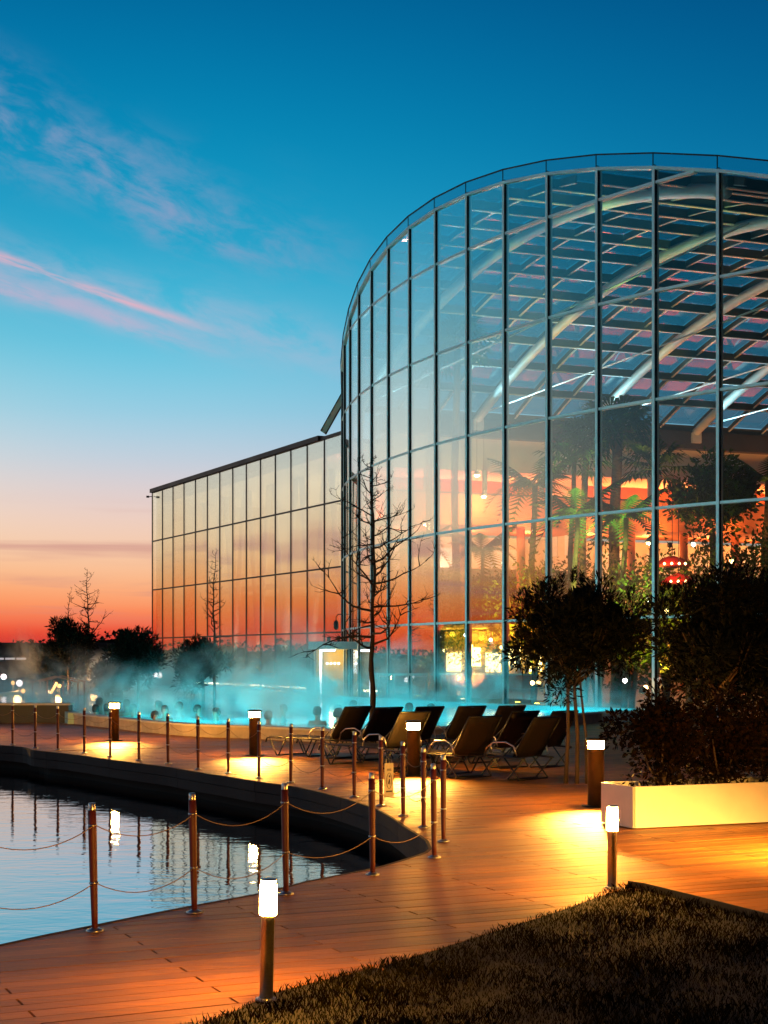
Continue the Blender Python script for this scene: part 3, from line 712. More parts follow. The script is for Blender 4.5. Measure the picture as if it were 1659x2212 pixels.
# ------------------------------------------------------------------ bare trees
def bare_tree(base, height, r0, label, seed, grp, spread=1.0, start=.28, nb=44, sub=5, twr=1.0):
    r = random.Random(seed); t = thing('bare_tree', label, 'tree', base, 0, grp)
    def trunk_at(k): return Vector((.05 * math.sin(k * 9 + seed) * k + .015 * math.sin(k * 31 + seed), .05 * math.cos(k * 7 + seed) * k, k * height))
    tr = MB(); tr.tube([trunk_at(i / 26) for i in range(27)], [r0 * (1 - .93 * (i / 26)) * (1 + .10 * math.sin(i * 2.7 + seed)) for i in range(27)], 9); tr.build('trunk', M['twig'], t, True)
    tw = MB(); ang = r.random() * 6
    def limb(p, d, L, rb, lev):
        pts = [p]; seg = 7 if lev == 0 else 4; bend = r.uniform(-.03, .20)
        for q in range(seg):
            d = (d + Vector((r.gauss(0, .20), r.gauss(0, .20), bend + r.gauss(0, .13)))).normalized(); pts.append(pts[-1] + d * L / seg * r.uniform(.75, 1.25))
        tw.tube(pts, [max(rb * (1 - .85 * q / seg), r0 * .035 * twr) for q in range(seg + 1)], 5 if lev == 0 else 4)
        if lev < 2:
            for _ in range(sub if lev == 0 else 3):
                q = r.randrange(1, seg + 1); dd = (d * .7 + Vector((r.gauss(0, .75), r.gauss(0, .75), r.gauss(.15, .45)))).normalized()
                limb(pts[q], dd, L * r.uniform(.18, .50), rb * .5, lev + 1)
    for i in range(nb):
        k = start + (1 - start) * (max(0, i + r.uniform(-.4, .4)) / nb) ** .92; k = min(max(k, start), .99); ang += 2.4 + r.uniform(-1.1, 1.1)
        L = spread * (1.0 - .78 * ((k - start) / (1 - start))) * r.uniform(.35, 1.2)
        limb(trunk_at(k), Vector((math.cos(ang), math.sin(ang), r.uniform(-.15, .5))).normalized(), L, r0 * .56 * (1 - .6 * k) * (.6 + .5 * L / spread), 0)
    tw.build('branches', M['twig'], t, True)
bt = P(805, 1560, 28.3); bare_tree(Vector((bt.x, bt.y, 0)), 5.35, .062, 'tall leafless young tree in front of the glass drum', 21, 'leafless trees', 1.55, .34, 42, 7, 1.3)
p_ = P(190, 1416, 66); bare_tree(Vector((p_.x, p_.y, -.06)), 5.5, .075, 'taller of two leafless trees against the red sunset at left', 22, 'leafless trees', 1.15, .42, 36, 3, 1.6)
p_ = P(150, 1416, 68); bare_tree(Vector((p_.x, p_.y, -.06)), 4.6, .06, 'shorter of two leafless trees against the red sunset at left', 23, 'leafless trees', 0.95, .42, 30, 3, 1.6)
p_ = P(463, 1416, 58); bare_tree(Vector((p_.x, p_.y, -.06)), 5.7, .065, 'leafless tree standing before the left glass wing', 24, 'leafless trees', 0.85, .42, 36, 3, 1.4)
# dark rounded trees beyond the pool
p_ = P(148, 1416, 60); round_pine(Vector((p_.x, p_.y, -.06)), 'black rounded tree below the leafless pair at left', [(0, 0, .07)], (0, 0, 2.1), (.85, .8, .85), 4200, .22, 31, 'dark round trees beyond the pool', .45, 30, 'farleaf')
p_ = P(118, 1416, 62); round_pine(Vector((p_.x, p_.y, -.06)), 'lower wide black shrub tree left of the rounded tree', [(0, 0, .06)], (0, 0, 1.1), (1.1, .9, .75), 3800, .22, 35, 'dark round trees beyond the pool', .45, 26, 'farleaf')
p_ = P(298, 1416, 58); round_pine(Vector((p_.x, p_.y, -.06)), 'black rounded tree beside the left end of the glass wing', [(0, 0, .07)], (0, 0, 1.75), (.85, .8, .85), 4200, .22, 32, 'dark round trees beyond the pool', .45, 30, 'farleaf')
p_ = P(262, 1416, 60); round_pine(Vector((p_.x, p_.y, -.06)), 'low black shrub tree between the two rounded trees', [(0, 0, .06)], (0, 0, .95), (1.1, .9, .65), 3600, .22, 36, 'dark round trees beyond the pool', .45, 26, 'farleaf')
p_ = P(438, 1416, 57); round_pine(Vector((p_.x, p_.y, -.06)), 'black rounded tree in steam before the glass wing', [(0, 0, .07)], (0, 0, 1.45), (.85, .8, .80), 4200, .22, 33, 'dark round trees beyond the pool', .45, 30, 'farleaf')

# ------------------------------------------------------------------ glass hall (drum with barrel-vaulted glass roof)
DC, DR, TH0, DTH = Vector((36.37, 67.185, 0)), 38.19, .76827, -.0555
va = R_(21); VV = Vector((math.cos(va), math.sin(va), 0)); VU = Vector((math.sin(va), -math.cos(va), 0)); UOFF = 2.5
def uv(u, t, z=0): q = DC + VU * (u + UOFF) + VV * t; q.z = z; return q
def vault(u): return max(16.56 - u * u / 77.2, 12.9)
def ucoord(p): return (p - DC).dot(VU) - UOFF
hall = thing('glass_hall', 'large round glass hall with an arched glass roof', 'building', (DC.x, DC.y, 0))
KS = list(range(-4, 15))
mp_ = {k: DC + Vector((-DR * math.cos(TH0 + DTH * k), -DR * math.sin(TH0 + DTH * k), 0)) for k in KS}
hk_ = {k: vault(ucoord(mp_[k])) for k in KS}
rows = [-.05, 2.77, 5.77, 8.77, 11.77, 14.77, 17.8]
for k in KS:
    p = mp_[k]; n = (p - DC).normalized(); s = Vector((-n.y, n.x, 0))
    mu = MB().box(p + n * .012 + Vector((0, 0, hk_[k] / 2 + .04)), (.07, .07, hk_[k] + .16), s, n).build('mullion', M['wingframe'], hall, world=True)
    for nm, o0, w_, dp, mt in (('cap', .057, .09, .018, 'alu'), ('blade', -.052, .05, .055, 'wingframe'), ('inner_flange', -.105, .10, .05, 'cream')):
        MB().box(p + n * o0 + Vector((0, 0, hk_[k] / 2 + .03)), (w_, dp, hk_[k] + .10), s, n).build(nm, M[mt], mu)
for k in KS[:-1]:
    a, b = mp_[k], mp_[k + 1]; ha, hb = hk_[k], hk_[k + 1]; d = (b - a).normalized(); n = Vector((d.y, -d.x, 0))
    if n.dot(a - DC) < 0: n = -n
    ai, bi = a + d * .044, b - d * .044
    def hz(t): return ha + (hb - ha) * t
    for r in range(6):
        z0, z1 = rows[r], rows[r + 1]
        if z0 >= max(ha, hb) - .02: continue
        poly = []      # (t, z) in the plane of the panel
        ts = [0, 1]
        for zz in (z0, z1):
            if (ha - zz) * (hb - zz) < 0: ts.append((zz - ha) / (hb - ha))
        ts = sorted(ts); lo_pts, hi_pts = [], []
        for t in ts:
            if hz(t) < z0 - 1e-6: continue
            lo_pts.append((t, z0)); hi_pts.append((t, min(z1, hz(t))))
        poly = lo_pts + [q for q in reversed(hi_pts) if q[1] > z0 + 1e-4]
        if len(poly) < 3: continue
        pt = lambda t, z, o: ai.lerp(bi, t) + n * o + Vector((0, 0, z))
        m_ = len(poly); mb = MB()
        mb.add([pt(t, z, -.012) for t, z in poly] + [pt(t, z, .012) for t, z in poly],
               [tuple(range(m_ - 1, -1, -1)), tuple(range(m_, 2 * m_))] + [(i, (i + 1) % m_, m_ + (i + 1) % m_, m_ + i) for i in range(m_)])
        mb.build('pane', M['glass'], hall, world=True)
        if r > 0:
            tt = [t for t in ts if hz(t) >= z0 - 1e-6]
            MB().bar(pt(min(tt), z0, -.055), pt(max(tt), z0, -.055), .17, .075).build('transom', M['alu'], hall, world=True)
    MB().bar(a + n * .0 + Vector((0, 0, ha + .03)), b + n * .0 + Vector((0, 0, hb + .03)), .16, .08).build('roof_edge', M['alu'], hall, world=True)
    MB().add([a + n * .06 + Vector((0, 0, ha + .08)), b + n * .06 + Vector((0, 0, hb + .08)), b + n * .06 + Vector((0, 0, hb + .41)), a + n * .06 + Vector((0, 0, ha + .41)),
              a + n * .075 + Vector((0, 0, ha + .08)), b + n * .075 + Vector((0, 0, hb + .08)), b + n * .075 + Vector((0, 0, hb + .41)), a + n * .075 + Vector((0, 0, ha + .41))],
             [(3, 2, 1, 0), (4, 5, 6, 7), (0, 1, 5, 4), (1, 2, 6, 5), (2, 3, 7, 6), (3, 0, 4, 7)]).build('parapet_pane', M['roofglass'], hall, world=True)
    MB().bar(a + n * .067 + Vector((0, 0, ha + .43)), b + n * .067 + Vector((0, 0, hb + .43)), .05, .035).build('parapet_rail', M['wingframe'], hall, world=True)
    MB().bar(a + n * .067 + Vector((0, 0, ha + .08)), a + n * .067 + Vector((0, 0, ha + .41)), .03, .03).build('parapet_post', M['wingframe'], hall, world=True)
def tmin(u): return -math.sqrt(max(DR * DR - (u + UOFF) ** 2, 0)) + .12
TEND = -2.0; DU = 2.09; NU = 8
us = [DU * i for i in range(-NU, NU + 1)]
ribs_t = [-34.75, -28.95, -23.15, -17.35, -11.55, -5.75]
tl = [-36.68 + 1.9333 * j for j in range(19)]
for u in us:
    z = 16.56 - .17 - u * u / 77.2
    pu = MB().bar(uv(u, tmin(u), z - .06), uv(u, TEND, z - .06), .09, .30).build('purlin', M['roofsteel'], hall, world=True)
    MB().bar(uv(u, tmin(u), z - .225), uv(u, TEND, z - .225), .13, .03).build('flange', M['whitetube'], pu)
for t in tl:
    pts = []
    for i in range(-32, 33):
        u = i * DU * NU / 32
        if tmin(u) < t: pts.append(u)
    if len(pts) < 2: continue
    mb = MB(); fm = MB()
    for u0, u1 in zip(pts[:-1], pts[1:]):
        mb.bar(uv(u0, t, 16.56 - .17 - u0 * u0 / 77.2), uv(u1, t, 16.56 - .17 - u1 * u1 / 77.2), .06, .22)
        fm.bar(uv(u0, t, 16.56 - .292 - u0 * u0 / 77.2), uv(u1, t, 16.56 - .292 - u1 * u1 / 77.2), .09, .02)
    ra = mb.build('rafter', M['roofsteel'], hall, world=True); fm.build('flange', M['whitetube'], ra)
npane = 0
for u0, u1 in zip(us[:-1], us[1:]):
    tm0, tm1 = tmin(u0), tmin(u1); edges = [max(min(tm0, tm1), -60)] + [t for t in tl if t > max(tm0, tm1) + .2] + [TEND]
    for i, (t0, t1) in enumerate(zip(edges[:-1], edges[1:])):
        a0, a1 = (tm0, tm1) if i == 0 else (t0 + .03, t0 + .03)
        q = [uv(u0 + .02, a0, 16.53 - u0 * u0 / 77.2), uv(u1 - .02, a1, 16.53 - u1 * u1 / 77.2), uv(u1 - .02, t1 - .03, 16.53 - u1 * u1 / 77.2), uv(u0 + .02, t1 - .03, 16.53 - u0 * u0 / 77.2)]
        up = Vector((0, 0, .02)); mb = MB().add(q + [p + up for p in q], [(3, 2, 1, 0), (4, 5, 6, 7), (0, 1, 5, 4), (1, 2, 6, 5), (2, 3, 7, 6), (3, 0, 4, 7)])
        mb.build('roof_pane', M['roofglass'], hall, world=True); npane += 1
for t in ribs_t:
    pts = []
    for i in range(-40, 41):
        u = i * 16.8 / 40
        if tmin(u) + .25 < t: pts.append(uv(u, t, 16.08 - u * u / 77.2))
    MB().tube(pts, .20, 14).build('arch_rib', M['whitetube'], hall, True, True)
    us_ = -16.8; ue = 16.8
    MB().tube([uv(-16.6, t + .1, 12.75), uv(min(ue, math.sqrt(max(0, DR * DR - t * t)) - UOFF - .3), t + .1, 13.1)], .035, 6).build('tie_rod', M['whitetube'], hall, True, True)
    MB().box(uv(-16.9, t, 12.25), (.9, .5, .5), VU, VV).build('rib_bearing', M['whitetube'], hall, world=True)
    lamp('rib_uplight', 'SPOT', uv(-15.6, t - .9, 12.2), 2100, (.48, .88, 1.0), hall, .1, uv(-4, t - .3, 15.4), 75, 1.0)
# spring beam, cream frieze, gallery and columns along the far side wall
T_A, T_B = -33.5, TEND
def along(u, z, w, h, nm, mt, ta=T_A, tb=T_B): return MB().bar(uv(u, ta, z), uv(u, tb, z), w, h).build(nm, M[mt], hall, world=True)
along(-17.2, 12.15, 1.2, .85, 'spring_beam', 'greydark')
along(-16.75, 12.45, .12, .25, 'beam_flange', 'whitetube')
along(-17.35, 11.05, .3, 1.35, 'frieze', 'cream')
along(-19.0, 10.30, 3.6, .14, 'gallery_ceiling', 'cream')
along(-20.9, 9.1, .2, 2.3, 'gallery_wall', 'terracotta')
along(-18.2, 7.75, 5.2, .34, 'gallery_slab', 'terracotta')
along(-15.65, 8.445, .06, 1.03, 'balustrade', 'terracotta')
along(-15.65, 9.00, .09, .07, 'handrail', 'greydark')
along(-20.9, 3.7, .2, 7.5, 'side_wall', 'cream')
tcur = T_A + .8
while tcur < T_B:
    MB().lathe([(.20, 0), (.20, 7.55)], 12, uv(-16.3, tcur)).build('column', M['terracotta'], hall, True, True)
    MB().lathe([(.13, 7.95), (.13, 10.2)], 12, uv(-16.6, tcur + 1.2)).build('gallery_column', M['cream'], hall, True, True)
    MB().box(uv(-20.72, tcur + 1.4, 5.6), (.06, 1.7, 2.6), VU, VV).build('window_frame', M['whitetube'], hall, world=True)
    tcur += 2.9
fl = [uv(u, tmin(u) + .15, 0) for u in [i for i in range(-21, 22, 2)]] + [uv(21, TEND, 0), uv(-21, TEND, 0)]
MB().prism([(p.x, p.y) for p in fl], -.05, .0).build('hall_floor', M['floor'], hall, world=True)
MB().bar(uv(-21, TEND, 6), uv(21, TEND, 6), .2, 12.5).build('end_wall', M['greydark'], hall, world=True)
# unseen glowing strips and point lights added to brighten gallery and ground floor
M['strip_o'] = emit('gallery_fill_strip', (1.0, 0.24, 0.06), 240.0)
M['strip_p'] = emit('gallery_fill_strip_pink', (1.0, 0.26, 0.16), 190.0)
M['strip_w'] = emit('warm_light_strip', (1.0, 0.62, 0.22), 14.0)
for i, (ta, tb, mt) in enumerate([(-33, -27.2, 'strip_p'), (-26.8, -21, 'strip_o'), (-20.6, -15, 'strip_o'), (-14.6, -8, 'strip_o')]):
    MB().bar(uv(-20.5, ta, 8.05), uv(-20.5, tb, 8.05), .14, .06).build('fill_strip', M[mt], hall, world=True)
for q in range(9):
    c_ = uv(-18.6, -32 + q * 3.3, 7.2); lamp('point_light', 'POINT', c_, 330, (1, .32, .10) if q > 1 else (1, .42, .25), hall, .12)  # bare point lights added under the slab to brighten columns and wall

for q in range(7):  # invented washers, added to light the balustrade front
    c_ = uv(-14.3, -31 + q * 3.6, 6.7); MB().lathe([(.05, 0), (.12, .06), (.12, .22), (.03, .26)], 12, c_).build('added_washer', M['darksteel'], hall, True, True)
    lamp('wash', 'SPOT', c_ + Vector((0, 0, .30)), 620, (1, .30, .09) if q > 1 else (1, .34, .20), hall, .1, uv(-16.6, -31 + q * 3.6, 8.6), 120, .9)

# ------------------------------------------------------------------ planting inside the hall
def frond(mb, base, az_, L, droop, w, n=16, rise=.7):
    d = Vector((math.cos(az_), math.sin(az_), 0)); pts = []
    for i in range(n + 1):
        k = i / n; pts.append(Vector(base) + d * (L * k * (1 - .12 * k)) + Vector((0, 0, rise * L * k - droop * L * k * k)))
    mb.tube(pts, [.03 * (1 - .9 * i / n) for i in range(n + 1)], 4, False)
    sd = Vector((-d.y, d.x, 0))
    for i in range(2, n + 1):
        k = i / n; l = w * math.sin(math.pi * min(1, .18 + .82 * k) * .95 + .05) * 1.05
        for sgn in (-1, 1):
            p = pts[i]; q = p + (sd * sgn * .8 + d * .55).normalized() * l + Vector((0, 0, -.32 * l)); t = (pts[i] - pts[i - 1]).normalized() * .055
            mb.add([p - t, p + t, q], [(0, 1, 2)])
def fan(mb, base, az_, L, droop, spread):
    d = Vector((math.cos(az_), math.sin(az_), .55 - droop)).normalized(); st = Vector(base); hub = st + d * L * .55
    mb.tube([st, (st + hub) / 2 + Vector((0, 0, .05)), hub], .018, 4, False)
    sd = d.cross(Vector((0, 0, 1))).normalized()
    for i in range(15):
        a = (i / 14 - .5) * R_(230); ax = (d * math.cos(a) + sd * math.sin(a)).normalized(); l = spread * (.75 + .25 * math.cos(a))
        m_ = hub + ax * l * .6; e = hub + ax * l + Vector((0, 0, -.30 * l)); n = ax.cross(Vector((0, 0, 1))).normalized() * l * .075
        mb.add([hub, m_ - n, e, m_ + n], [(0, 1, 2, 3)])
def palm_tree(base, htop, label, kind, L, seed, n=18, tr=.16, leafm='palm'):
    r = random.Random(seed); t = thing('palm_tree', label, 'palm', base, 0, 'palms inside the glass hall')
    MB().tube([(.06 * math.sin(i), .05 * math.cos(i * 1.3), htop * i / 8) for i in range(9)], [tr * (1.1 - .25 * i / 8) for i in range(9)], 10).build('trunk', M['palmtrunk'], t, True)
    lf = MB()
    for i in range(n):
        a = i * 2.399 + r.uniform(-.2, .2); k = i / n
        if kind == 'fan': fan(lf, (0, 0, htop), a, L * r.uniform(.85, 1.1), -.7 + 1.7 * k, L * .62)
        else: frond(lf, (0, 0, htop), a, L * r.uniform(.85, 1.1), .35 + .95 * k, L * .30, 15, 1.0 - .75 * k)
    lf.build('crown', M[leafm], t); return t
def inner(x, y, Y):
    """a plant in the hall: stem at picture column x, top at picture row y, at distance Y"""
    p = P(x, y, Y); return Vector((p.x, p.y, 0)), p.z
for (x, y, Y, lab, kind, L, sd, n, tr) in [
    (1262, 955, 55, 'tall fan palm with a slim trunk inside the hall, left of the shaggy one', 'fan', 1.3, 1, 30, .13),
    (1330, 935, 53, 'tall shaggy fan palm in the middle of the hall', 'fan', 1.6, 2, 44, .20),
    (1236, 1000, 50, 'short fan palm below the tall pair', 'fan', 1.3, 3, 18, .09),
    (1412, 1012, 51, 'fan palm beside the dark broadleaf tree', 'fan', 1.35, 4, 18, .09),
    (1152, 1052, 52, 'feathery coconut palm before the pink gallery', 'feather', 1.9, 5, 15, .11),
    (1243, 1112, 47, 'low feathery palm with broad green fronds behind the transom', 'feather', 1.7, 6, 13, .09),
    (1348, 1120, 46, 'low feathery palm in the middle of the hall', 'feather', 1.6, 7, 13, .09),
    (1655, 1040, 49, 'palm arching at the right picture edge inside the hall', 'feather', 1.9, 8, 14, .12),
    (985, 745, 62, 'tallest palm behind the curved glass, crown near the roof', 'fan', 1.6, 9, 22, .16),
    (930, 790, 64, 'tall palm behind the curved glass next to the tallest one', 'fan', 1.4, 10, 20, .15),
    (905, 1185, 60, 'small palm low behind the leafless tree', 'feather', 1.5, 11, 13, .08),
    (1040, 1190, 58, 'small palm before the white windows', 'feather', 1.6, 12, 13, .08)]:
    b, z = inner(x, y, Y); palm_tree(b, z, lab, kind, L, sd, n, tr)
def bush(x, ytop, Y, rx, label, seed, n=2600, size=.16, name='leafy_bush', grp='planting inside the glass hall', m_='bush', ry=None):
    b, z = inner(x, ytop, Y); t = thing(name, label, 'bush', b, 0, grp)
    st_ = MB()
    for q in range(4): a = q * 1.57 + seed; st_.tube([(0, 0, 0), (.2 * rx * math.cos(a), .2 * rx * math.sin(a), z * .4), (.5 * rx * math.cos(a), .5 * rx * math.sin(a), z * .7)], [.07, .05, .03], 6)
    st_.build('stem', M['palmtrunk'], t, True)
    lf = MB(); leaf_cloud(lf, (0, 0, z * .55), (rx * .9, rx * .8, z * .42), n, size, seed, .45, 34, max(.3, rx * .38), .1); lf.build('foliage', M[m_], t)
for i, (x, y, Y, rx, lab) in enumerate([
    (905, 1235, 61, 1.6, 'bush at the left end of the hall planting'), (985, 1225, 59, 1.9, 'broad bush below the white windows'), (1060, 1210, 57, 1.7, 'tall bush left of the yellow-lit foliage'),
    (1130, 1185, 55, 1.9, 'yellow-lit bush glowing below the coconut palm'), (1215, 1165, 51, 1.5, 'green bush in the shade of the low palm'), (1290, 1180, 49, 1.6, 'bush in the middle of the hall planting'),
    (1365, 1215, 46, 1.2, 'yellow-green bush lit from below near the red lanterns'), (1440, 1180, 49, 1.2, 'bush beneath the terracotta columns'), (1490, 1150, 46, 1.4, 'dark bush under the broadleaf tree'),
    (1590, 1140, 45, 1.9, 'large dark bush at the right inside the hall'), (1680, 1130, 46, 1.8, 'dark bush cut by the right picture edge inside the hall')]):
    bush(x, y, Y, rx, lab, 100 + i, 2600 if i < 8 else 3400)
b, z = inner(1540, 985, 48); t = thing('broadleaf_tree', 'dark broadleaf tree with dense crown inside the hall at right', 'tree', b)
MB().tube([(0, 0, 0), (.1, 0, z * .4), (0, .1, z * .7)], [.2, .16, .1], 9).build('trunk', M['palmtrunk'], t, True)
lf = MB(); leaf_cloud(lf, (0, 0, z - 1.25), (1.25, 1.2, 1.1), 5200, .2, 77, .4, 46, .45, .1); lf.build('crown', M['bush'], t)
# red lanterns with bulbs
for k, (x, y) in enumerate([(1452, 1213), (1466, 1251)]):
    p = P(x, y, 45.2 - k * .5); t = thing('red_lantern', ['upper red domed lantern with glowing bulbs in the hall', 'lower red domed lantern with glowing bulbs in the hall'][k], 'lantern', (p.x, p.y, p.z - .15), 0, 'red lanterns in the hall')
    MB().lathe([(.55, 0), (.48, .10), (.32, .22), (.12, .30), (.02, .32)], 18).build('shade', M['red'], t, True)
    for q in range(4): a = -2.2 + q * .42; MB().lathe([(.01, -.04), (.04, 0), (.01, .04)], 10, (.52 * math.cos(a), .52 * math.sin(a), .06)).build('bulb', M['strip_w'], t, True)
    MB().tube([(0, 0, .32), (0, 0, 2.2)], .012, 6).build('cord', M['darksteel'], t)
    lamp('glow', 'POINT', (p.x - .3, p.y - .75, p.z + .12), 18, (1, .12, .05), t, .1)
# hall lamps: pendant fixtures and uplights hidden in the planting
def fixture(nm, label, cat, p, col, power, shape, grp, r=.12, aim=None):
    t = thing(nm, label, cat, p, 0, grp)
    if shape == 'pendant':
        MB().lathe([(.03, .22), (.16, .08), (.17, .0), (.15, -.0)], 16).build('shade', M['steel'], t, True)
        MB().tube([(0, 0, .22), (0, 0, max(.3, 11.8 - p.z) if p.z > 4 else 1.2)], .008, 5).build('cord', M['darksteel'], t)
        e = emit('bulb_' + nm, col, 60)
        MB().lathe([(.02, -.09), (.10, -.05), (.10, -.01), (.02, .0)], 14).build('bulb', e, t, True)
        lamp('glow', 'POINT', Vector(p) + Vector((0, 0, -.22)), power, col, t, r)
YEL = (1.0, .62, .05); WRM = (1.0, .66, .30); PINK = (1.0, .25, .15)
for k, (x, y, Y, c, pw, lab) in enumerate([(1030, 1026, 66, WRM, 300, 'bright pendant lamp below the gallery ceiling, left of the coconut palm'), (920, 1132, 66, WRM, 220, 'pendant lamp glowing behind the leafless tree'),
                                           (1045, 1072, 68, WRM, 220, 'pendant lamp below the gallery rail'), (1402, 1172, 60, WRM, 220, 'pendant lamp near the terracotta columns')]):
    fixture('pendant_lamp', lab, 'lamp', P(x, y, Y), c, pw, 'pendant', 'pendant lamps in the hall')
GRN = (.75, 1.0, .18)  # for uplights added so the low palms show lit fronds
for (x, Y, ax, ay, aY, c, pw, cone, lab) in [(1118, 50.0, 1135, 1215, 54.5, YEL, 11000, 46, 'garden uplight before the yellow-lit bush'), (1362, 42.8, 1368, 1270, 45.8, YEL, 5500, 60, 'garden uplight before the yellow-green bush'),
        (1238, 44.8, 1243, 1110, 47, GRN, 5200, 40, 'added green uplight before the low feathery palm'), (1345, 43.4, 1348, 1120, 46, GRN, 4200, 40, 'added green uplight before the middle low palm'),
        (1000, 54.0, 1000, 1260, 58, WRM, 1600, 80, 'garden uplight below the white windows'), (1160, 48.6, 1152, 1075, 52, YEL, 2400, 26, 'garden uplight before the coconut palm'),
        (1450, 46.0, 1445, 1250, 49, (1, .40, .06), 5200, 70, 'orange uplight at the terracotta columns'), (905, 57.5, 905, 1250, 61, WRM, 1300, 80, 'garden uplight at the left end of the planting'), (1560, 42.2, 1570, 1260, 45, YEL, 160, 70, 'weak uplight before the large dark bush')]:
    q = P(x, 1416, Y); q.z = 0; t = thing('garden_uplight', lab, 'lamp', q, 0, 'uplights in the hall planting')
    MB().lathe([(.10, 0), (.10, .16), (.08, .17)], 14).build('housing', M['darksteel'], t, True)
    MB().lathe([(.075, .171), (.075, .18), (.05, .185)], 14).build('lens', emit('uplight_lens', c, 30), t, True)
    lamp('beam', 'SPOT', q + Vector((0, 0, .3)), pw, c, t, .08, P(ax, ay, aY), cone, .8)
# bar with lit back panels, low behind the glass
bx_ = P(1030, 1416, 55.5); bar_ = thing('bar_counter', 'brightly lit bar counter low behind the curved glass', 'bar', (bx_.x, bx_.y, 0), R_(-35))
MB().box((0, 0, .5), (4.2, .7, 1.0)).build('counter', M['terracotta'], bar_)
MB().box((0, -.05, 1.03), (4.4, .85, .06)).build('counter_top', M['cream'], bar_)
MB().box((0, 1.3, 1.3), (4.4, .1, 2.6)).build('back_wall', M['kioskwall'], bar_)
for q in range(5): MB().box((-1.75 + q * .86, 1.2, 1.45 + .2 * (q % 2)), (.62, .06, .7)).build('lit_panel', M['strip_w'], bar_)
MB().box((0, .6, 2.75), (4.8, 2.2, .14)).build('canopy', M['kioskwall'], bar_)
for q in range(3): lamp('point_light', 'POINT', (-1.4 + 1.4 * q, .3, 2.45), 110, YEL, bar_, .1, world=False)
for k, (x, y, Y) in enumerate(sorted([(950, 1378, 60), (960, 1405, 58), (1005, 1372, 57), (1060, 1382, 54), (1083, 1398, 52), (1018, 1395, 55), (1400, 1295, 47), (1088, 1215, 50), (1580, 1212, 44), (1498, 1176, 44), (1440, 1320, 44), (1395, 1485, 42), (1350, 1470, 42), (1150, 1475, 46)])):
    p = P(x, y, Y); t = thing('string_bulb', ['small white bulb in the hall, ', 'small warm bulb in the hall, '][k % 2] + ordn[k // 2] + ' of its colour from the left', 'bulb', p, 0, ['white bulbs in the hall', 'warm bulbs in the hall'][k % 2])
    MB().lathe([(.01, -.07), (.06, -.03), (.06, .03), (.02, .06)], 10).build('bulb', emit('white_bulb', (1, .9, .8), 12) if k % 2 == 0 else M['strip_w'], t, True)
    MB().tube([(0, 0, .06), (0, 0, .5)], .008, 5).build('cord', M['darksteel'], t)

# ------------------------------------------------------------------ left glass wing
W0, W1 = Vector((-1.84, 67.9, 0)), Vector((-14.02, 92.5, 0)); WD = (W1 - W0).normalized(); WN = Vector((-WD.y, WD.x, 0))
if WN.y > 0: WN = -WN
WL = (W1 - W0).length; NWP = 14; WTOP = 11.55
wing = thing('glass_wing', 'flat-roofed glass wing reflecting the sunset, left of the round hall', 'building', W0)
wrows = [-.05, 2.74, 5.66, 8.60, WTOP]
for k in range(NWP + 1):
    p = W0 + WD * (WL * k / NWP)
    MB().box(p + Vector((0, 0, WTOP / 2)), (.075, .07, WTOP), WD, WN).build('mullion', M['wingframe'], wing, world=True)
for k in range(NWP):
    a, b = W0 + WD * (WL * k / NWP + .044), W0 + WD * (WL * (k + 1) / NWP - .044)
    for r in range(4):
        c = (a + b) / 2 + Vector((0, 0, (wrows[r] + wrows[r + 1]) / 2))
        MB().box(c, ((b - a).length, .024, wrows[r + 1] - wrows[r] - .07), WD, WN).build('pane', M['wingglass'], wing, world=True)
        if r > 0: MB().bar(a + Vector((0, 0, wrows[r])), b + Vector((0, 0, wrows[r])), .08, .07).build('transom', M['wingframe'], wing, world=True)
WDEP = 13.0
def wbox(d0, d1, n0, n1, z0, z1, nm, mt):
    c = W0 + WD * ((d0 + d1) / 2) - WN * ((n0 + n1) / 2) + Vector((0, 0, (z0 + z1) / 2)); MB().box(c, (d1 - d0, n1 - n0, z1 - z0), WD, WN).build(nm, M[mt], wing, world=True)
M['fasciadark'] = mat('roof_fascia', (0.040, 0.020, 0.018), 0.5, .3, var=0.2, vscale=1)
wbox(2.4, WL + .12, -.14, WDEP, WTOP + .0, WTOP + .23, 'roof', 'fasciadark')
wbox(0, 2.35, -.05, .25, WTOP, WTOP + .14, 'roof_trim', 'fasciadark')
wbox(0, WL, .2, WDEP, -.05, .02, 'wing_floor', 'floor')
wbox(0, WL, WDEP - .3, WDEP - .05, .02, WTOP - .01, 'back_wall', 'cream')
wbox(WL - .1, WL + .05, .25, WDEP - .3, .02, WTOP - .01, 'end_wall', 'cream')
wbox(0, WL - .1, 4.0, WDEP - .3, 5.4, 5.75, 'upper_floor', 'cream')
wbox(0, WL - .1, .5, WDEP - .3, 10.9, 11.2, 'ceiling', 'cream')
for q in range(7):
    d = 1.8 + q * 3.7; base = W0 + WD * d - WN * 2.6
    for s in (-1, 1):
        MB().tube([base + Vector((0, 0, 2.0)), base + WD * (1.5 * s) + Vector((0, 0, 10.9))], .16, 8).build('brace', M['whitetube'], wing, True, True)
    for e in (-.9, .9): wbox(d + e - .55, d + e + .55, WDEP - .36, WDEP - .31, 6.6, 9.6, 'inner_window', 'whitetube')
wing_strip = emit('wing_fill_strip', (1.0, .70, .40), 55.0)  # strips added out of sight to brighten the wing interior
M['ws'] = wing_strip
for q in range(3): wbox(1.5 + q * 8.6, 9.0 + q * 8.6, 6.6, 6.8, 5.76, 5.82, 'fill_strip', 'ws')
for q in range(3): wbox(1.5 + q * 8.6, 9.0 + q * 8.6, 2.4, 2.6, .03, .09, 'fill_strip', 'ws')
